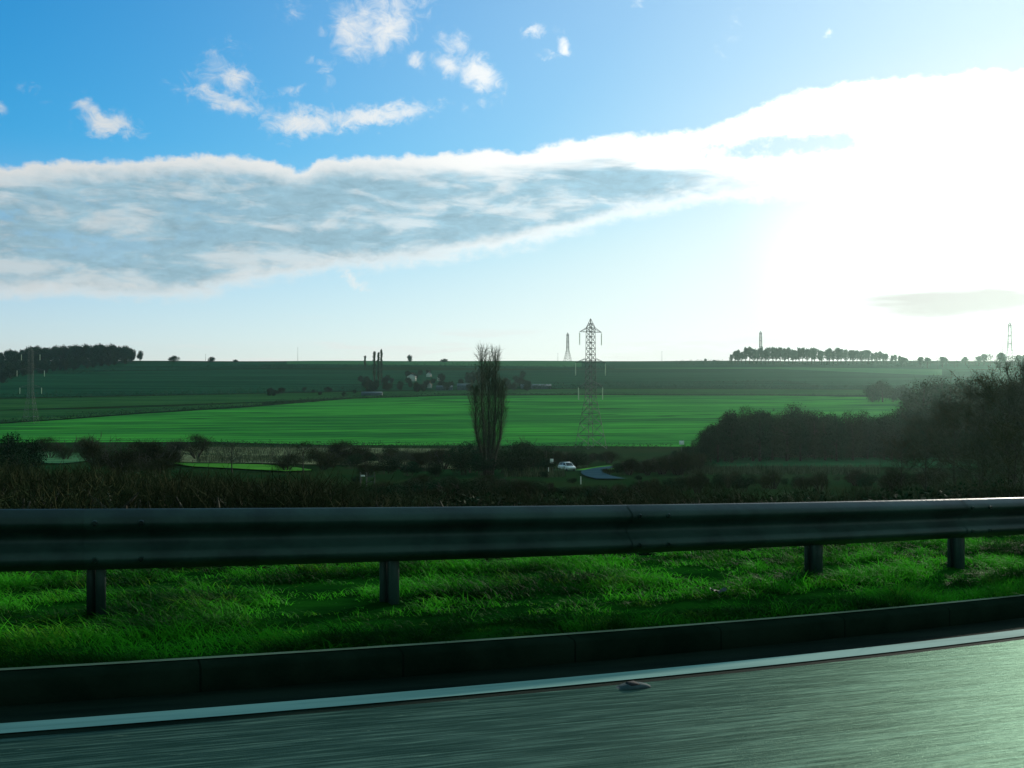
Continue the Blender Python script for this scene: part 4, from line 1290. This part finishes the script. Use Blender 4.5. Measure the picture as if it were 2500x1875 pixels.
# thin masts and poles on the skyline
for x, d, top, lab in [(727, 1560, 848, 'tall thin mast on the bare skyline left of the farm'), (502, 1560, 864, 'short thin mast on the skyline near two small bushes'),
                       (1362, 1560, 862, 'short pole on the skyline beside the distant pylon'), (1616, 1560, 857, 'thin pole on the bare skyline right of the large pylon')]:
    X = (x - 1250) / 2500 * d; z = float(ground(X, d)); h = (937.5 - top) / 2500 * d - z
    mb = MB(); mb.tube((0, 0, -.5), (0, 0, h), .28, .12, 6); mb.bar((-.9, 0, h * .93), (.9, 0, h * .93), .14)
    tag(mb.build('mast', M['lattice'], loc=(X, d, z)), lab, 'mast')


# ------------------------------------------------------------------ the farm
def house(x, yb, w, dep, hw, rise, rz, wall, roof, label, cat='house', wins=((-.25, .3), (.25, .3), (-.25, .72), (.25, .72)), chim=True):
    b = at(x, yb)
    root = empty('farmhouse' if cat == 'house' else 'barn', tuple(b), R(rz))
    tag(root, label, cat, None)
    mb = MB(); mb.box((0, 0, hw / 2 - .4), (w, dep, hw + .8), bev=.02)
    # gables
    for sx in (-1, 1):
        X0, X1 = sx * w / 2, sx * (w / 2 - .25)
        mb.add([(X0, -dep / 2, hw), (X0, dep / 2, hw), (X0, 0.02, hw + rise), (X0, -.02, hw + rise), (X1, -dep / 2, hw), (X1, dep / 2, hw), (X1, .02, hw + rise), (X1, -.02, hw + rise)],
               [(0, 1, 2, 3), (7, 6, 5, 4), (0, 3, 7, 4), (1, 5, 6, 2)])
    mb.build('wall', M[wall], root)
    rf = MB(); o = .3
    for sy in (-1, 1):
        e = np.array([0, sy * (dep / 2 + o), hw - o * rise / (dep / 2)]); t_ = np.array([0, 0, hw + rise])
        V = [(-w / 2 - o, e[1], e[2]), (w / 2 + o, e[1], e[2]), (w / 2 + o, 0, t_[2]), (-w / 2 - o, 0, t_[2])]
        V += [(a, b_, c + .18) for a, b_, c in V]
        rf.add(V, [(0, 1, 2, 3), (7, 6, 5, 4), (0, 4, 5, 1), (1, 5, 6, 2), (3, 2, 6, 7), (0, 3, 7, 4)])
    r_ = rf.build('roof', M[roof], root)
    if chim:
        c = MB(); c.box((w * .36, 0, hw + rise + .5), (.7, .9, 1.8), bev=.03); c.build('chimney', M['tile'], r_)
    for u, v in wins:
        wb = MB(); wb.box((u * w, -dep / 2 - .012, v * hw), (1.1, .06, 1.25), bev=.01); f = wb.build('window', M['glass'], root)
    if cat == 'house':
        d_ = MB(); d_.box((0, -dep / 2 - .015, 1.05), (1.0, .07, 2.1), bev=.01); d_.build('door', M['tile'], root)
    else:
        d_ = MB(); d_.box((0, -dep / 2 - .02, hw * .4), (min(4, w * .3), .08, hw * .78), bev=.01); d_.build('door', M['slate'], root)
    return root


house(1005, 931, 4.5, 9, 5.5, 2.2, 80, 'white', 'slate', 'white gable-ended farmhouse, tallest pale mark in the hillside farm')
house(1047, 921, 4, 5, 3.4, 2.2, 75, 'white', 'slate', 'small white cottage at the top of the farm group')
house(1074, 930, 4, 4.5, 3.6, 2.0, 60, 'white', 'slate', 'small pale cottage right of the top one in the farm group')
house(1049, 948, 3.4, 4, 3.4, 2.0, 85, 'white', 'tile', 'small white cottage low in the farm group')
house(1132, 952, 12, 7, 3.4, 2.6, 0, 'slate', 'slate', 'blue-grey barn at the right of the farm', 'barn', wins=(), chim=False)
house(1308, 949, 30, 9, 2.4, 2.0, 0, 'slate', 'slate', 'long low grey shed right of the big poplar', 'barn', wins=(), chim=False)
house(1085, 953, 15, 7, 2.4, 2.0, 0, 'slate', 'slate', 'low dark barn in the middle of the farm', 'barn', wins=(), chim=False)
house(908, 966, 18, 6, 2.0, 1.4, 0, 'slate', 'slate', 'low shed below the farm poplars', 'barn', wins=(), chim=False)


# ------------------------------------------------------------------ lane in the valley and the car on it
def lane(name, pts, w, lift, m):
    P = [at(x, y) for x, y in pts]
    c = []
    for i in range(len(P) - 1):
        p0, p1, p2, p3 = P[max(0, i - 1)], P[i], P[i + 1], P[min(len(P) - 1, i + 2)]
        for k in range(12):
            t_ = k / 12
            c.append(.5 * ((2 * p1) + (-p0 + p2) * t_ + (2 * p0 - 5 * p1 + 4 * p2 - p3) * t_ ** 2 + (-p0 + 3 * p1 - 3 * p2 + p3) * t_ ** 3))
    c.append(P[-1]); c = np.array(c)
    V = []
    for i, p in enumerate(c):
        d = unit((c[min(len(c) - 1, i + 1)] - c[max(0, i - 1)])[:2]); n = np.array([-d[1], d[0]])
        for s in (-1, -.33, .33, 1):
            x, y = p[:2] + n * s * w / 2; V.append((x, y, float(ground(x, y)) + lift))
    i = np.arange(len(c) - 1)[:, None] * 4 + np.arange(3)[None, :]
    mb = MB(); mb.add(V, np.stack([i, i + 1, i + 5, i + 4], -1).reshape(-1, 4))
    tag(mb.build(name, m), kind='structure')


M['lane'] = mat('pale_lane_tarmac', (0.022, 0.060, 0.085), 0.9, 0.0, (0.035, 0.08, 0.10), .3, 5, coord='World')
lane('lane_verge', [(1580, 1133), (1505, 1139.5), (1450, 1148), (1400, 1149.5), (1330, 1148)], 7.0, .12, M['meadow'])
lane('lane', [(1580, 1134), (1505, 1140.5), (1462, 1147), (1446, 1154), (1458, 1163), (1492, 1172)], 3.8, .20, M['lane'])
lane('side_lane', [(1465, 1149), (1440, 1150.5), (1395, 1150), (1330, 1148.5)], 3.2, .17, M['lane'])


def car():
    b = at(1384, 1150.6)
    root = empty('car', (b[0], b[1], b[2] + .2), R(-64))
    tag(root, 'small white car on the valley lane', 'car')
    L, Wd = 4.1, 1.72
    st = [(-2.05, .45, .62, .62, .80), (-1.9, .30, .80, .82, .86), (-1.3, .24, .92, .95, .88), (-.9, .22, .95, 1.0, .88), (0, .22, .95, .97, .88), (.9, .22, .93, .95, .88), (1.4, .24, .88, .90, .86), (1.9, .30, .72, .74, .82), (2.05, .42, .58, .60, .74)]
    rg = []
    for x, z0, z1, z2, hw in st:
        rg.append([(x, -hw * .9, z0), (x, hw * .9, z0), (x, hw, z0 + .12), (x, hw, z1 - .12), (x, hw * .9, z1), (x, -hw * .9, z1), (x, -hw, z1 - .12), (x, -hw, z0 + .12)])
    mb = MB(); mb.loft(rg)
    cab = [(-1.75, .95, .97, .74, .70), (-1.35, .93, 1.38, .74, .62), (-.2, .93, 1.47, .75, .62), (.45, .93, 1.40, .75, .62), (1.15, .90, .95, .74, .70)]
    body = mb.build('body', M['paintwhite'], root, smooth=True)
    g = MB(); rg = []
    for x, z0, z1, w0, w1 in cab:
        rg.append([(x, -w0, z0 - .04), (x, w0, z0 - .04), (x, w0, z0 + .02), (x, w1, z1), (x, -w1, z1), (x, -w0, z0 + .02)])
    g.loft(rg); g.build('windows', M['glass'], root)
    r_ = MB(); r_.loft([[(x, -w, z), (x, w, z), (x, w * .97, z + .05), (x, -w * .97, z + .05)] for x, w, z in ((-1.4, .62, 1.37), (-.2, .64, 1.465), (.47, .63, 1.40))])
    for sy in (-1, 1):
        for (x0, x1) in ((-1.72, -1.36), (.44, 1.14)):
            z0, z1 = (.96, 1.39) if x0 < 0 else (1.41, .94)
            r_.tube((x0, sy * (.73 if x0 < 0 else .64), z0), (x1, sy * (.64 if x0 < 0 else .74), z1), .05, .05, 6)
        r_.tube((-.25, sy * .75, .95), (-.25, sy * .64, 1.46), .04, .04, 6)
    r_.build('roof', M['paintwhite'], root)
    for x in (-1.28, 1.27):
        for sy in (-1, 1):
            w = MB()
            for r0_, y0_, y1_ in ((.31, .66, .86),):
                n = 18; an = np.arange(n) * 2 * math.pi / n
                rings = []
                for y_, r_2 in ((.64, .20), (.66, .29), (.68, .31), (.84, .31), (.86, .29), (.865, .20)):
                    rings.append(np.stack([x + np.cos(an) * r_2, np.full(n, sy * y_), .31 + np.sin(an) * r_2], 1))
                w.loft(rings, caps=False)
            wh = w.build('wheel', M['rubber'], root, smooth=True)
            h_ = MB(); rings = [np.stack([x + np.cos(an) * q, np.full(n, sy * y_), .31 + np.sin(an) * q], 1) for q, y_ in ((.205, .855), (.19, .85), (.05, .87), (.002, .87))]
            h_.loft(rings, caps=False); h_.build('rim', M['signgrey'], wh)
    for sy in (-1, 1):
        l = MB(); l.box((1.97, sy * .58, .60), (.14, .30, .14), bev=.03); l.build('headlight', M['signwhite'], root)
        l = MB(); l.box((-1.98, sy * .62, .66), (.12, .22, .2), bev=.03); l.build('tail_light', M['tile'], root)


car()


# ------------------------------------------------------------------ posts and signs
def sign_frame():
    d = 92.0
    X = (896 - 1250) / 2500 * d; z = float(ground(X, d))
    root = empty('sign_frame', (X, d, z))
    tag(root, 'grey three-post sign frame with a small white plate standing in the dark scrub', 'sign frame')
    u = d / 2500.0
    zt = -(1153 - 937.5) * u - z
    for x in (880, 894.5, 914):
        p = MB(); p.tube(((x - 896) * u, 0, -.4), ((x - 896) * u, 0, zt), .055, .055, 8); p.build('post', M['signgrey'], root)
    for y in (1163, 1176):
        p = MB(); zz = -(y - 937.5) * u - z
        p.box(((904.2 - 896) * u, -.07, zz), (20 * u, .04, .09), bev=.005); p.build('rail', M['signgrey'], root)
    p = MB(); zz = -(1161.5 - 937.5) * u - z
    p.box(((886 - 896) * u, -.075, zz), (10 * u, .03, .14), bev=.005); p.build('plate', M['signwhite'], root)


sign_frame()


def marker(x, yb, yt, d, label, head=None, name='marker_post', cat='post', m='signwhite', r=.06):
    X = (x - 1250) / 2500 * d; z = float(ground(X, d)); h = (937.5 - yt) / 2500 * d - z
    root = empty(name, (X, d, z)); tag(root, label, cat)
    p = MB(); p.tube((0, 0, -.3), (0, 0, h), r, r * .8, 8); p.build('post', M[m if head is None else 'signgrey'], root)
    if head:
        q = MB(); q.box((0, -r - .02, h - head[1] / 2), (head[0], .03, head[1]), bev=.005); q.build('plate', M['signwhite'], root)
    return root


marker(1347, 1148, 1120, 165, 'small roadside sign on a thin post left of the white car', (.55, .75), 'road_sign', 'sign')
marker(1339, 1152, 1141, 150, 'short white post below the roadside sign', None)
marker(1418, 1178, 1163, 118, 'thin pale post at the near edge of the lane', None, r=.05)
marker(361, 1058, 1049, 560, 'white marker post alone in the crop field', None, r=.35)
marker(1664, 1090, 1076, 235, 'white sign at the left tip of the dark grove', (1.1, .9), 'road_sign', 'sign')


def fence(name, pts, label, h=1.1, step=4.0):
    W = [at(x, y) for x, y in pts]
    o = W[0].copy(); root = empty(name, tuple(o)); tag(root, label, 'fence')
    rail = MB(); prev = None
    for a, b_ in zip(W[:-1], W[1:]):
        n = max(1, int(np.linalg.norm((b_ - a)[:2]) / step))
        for i in range(n):
            p = a + (b_ - a) * i / n; p[2] = float(ground(p[0], p[1]))
            q = p - o
            m_ = MB(); m_.box((q[0], q[1], q[2] + h / 2 - .1), (.14, .14, h + .2), bev=.01); m_.build('post', M['wood'], root)
            if prev is not None:
                for k in (.45, .85): rail.box_between(prev + [0, 0, h * k], q + [0, 0, h * k])
            prev = q
    rail.build('rail', M['wood'], root)


MB.box_between = lambda s, a, b_: s.bar(a, b_, .07)
fence('field_fence', [(470, 1134), (640, 1136), (760, 1140)], 'wooden post and rail fence between stubble and bright meadow')
fence('field_fence', [(1690, 1119), (1900, 1119), (2150, 1120)], 'long wooden fence along the foot of the grove')


# ------------------------------------------------------------------ the air
def haze():
    m = bpy.data.materials.new('thin_haze'); m.use_nodes = True
    nt = m.node_tree; nt.nodes.clear()
    o = nt.nodes.new('ShaderNodeOutputMaterial'); v = nt.nodes.new('ShaderNodeVolumePrincipled')
    v.inputs['Color'].default_value = (0.64, 0.97, 0.88, 1)
    v.inputs['Density'].default_value = HAZE
    v.inputs['Anisotropy'].default_value = 0.78
    nt.links.new(v.outputs[0], o.inputs['Volume'])
    mb = MB(); mb.box((0, 900, 15), (3200, 2400, 110))
    tag(mb.build('haze', m), kind='stuff')


HAZE = 0.000045
if HAZE:
    haze()


# ------------------------------------------------------------------ small things by the roadside
M['stud'] = mat('worn_stud', (0.03, 0.06, 0.065), 0.8, 0.05, (0.06, 0.09, 0.095), 20.0, 4)


def road_stud():
    p = road(2.34, 4.10, 1.304)
    root = empty('road_stud', tuple(p), TH)
    tag(root, 'low pale road stud on the asphalt beside the white edge line', 'road stud')
    h = MB()
    rg = []
    for x, w, z in ((-.085, .022, .002), (-.065, .034, .008), (-.03, .038, .015), (.03, .038, .015), (.065, .034, .008), (.085, .022, .002)):
        rg.append([(x, -w, -.004), (x, w, -.004), (x, w * .8, z), (x, -w * .8, z)])
    h.loft(rg); h.build('housing', M['stud'], root)
    b_ = MB(); b_.box((0, 0, .016), (.045, .055, .012), bev=.004); b_.build('reflector', M['rubber'], root)


road_stud()


def litter():
    g = np.random.default_rng(4)
    p = road(3.72, 5.35, 1.17)
    mb = MB(); n = 7
    u = np.linspace(-1, 1, n); X, Y = np.meshgrid(u * .05, u * .03)
    Z = .018 * g.uniform(0, 1, X.shape) + .02 * np.abs(X) / .07
    i = np.arange(n - 1)[:, None] * n + np.arange(n - 1)[None, :]
    mb.add(np.stack([X, Y, Z], -1).reshape(-1, 3), np.stack([i, i + 1, i + n + 1, i + n], -1).reshape(-1, 4))
    mb.add(np.stack([X, Y, Z - .002], -1).reshape(-1, 3), np.stack([i, i + n, i + n + 1, i + 1], -1).reshape(-1, 4))
    tag(mb.build('litter', M['signgrey'], loc=tuple(p)), 'small crumpled scrap lying in the verge grass left of the post', 'litter')


litter()
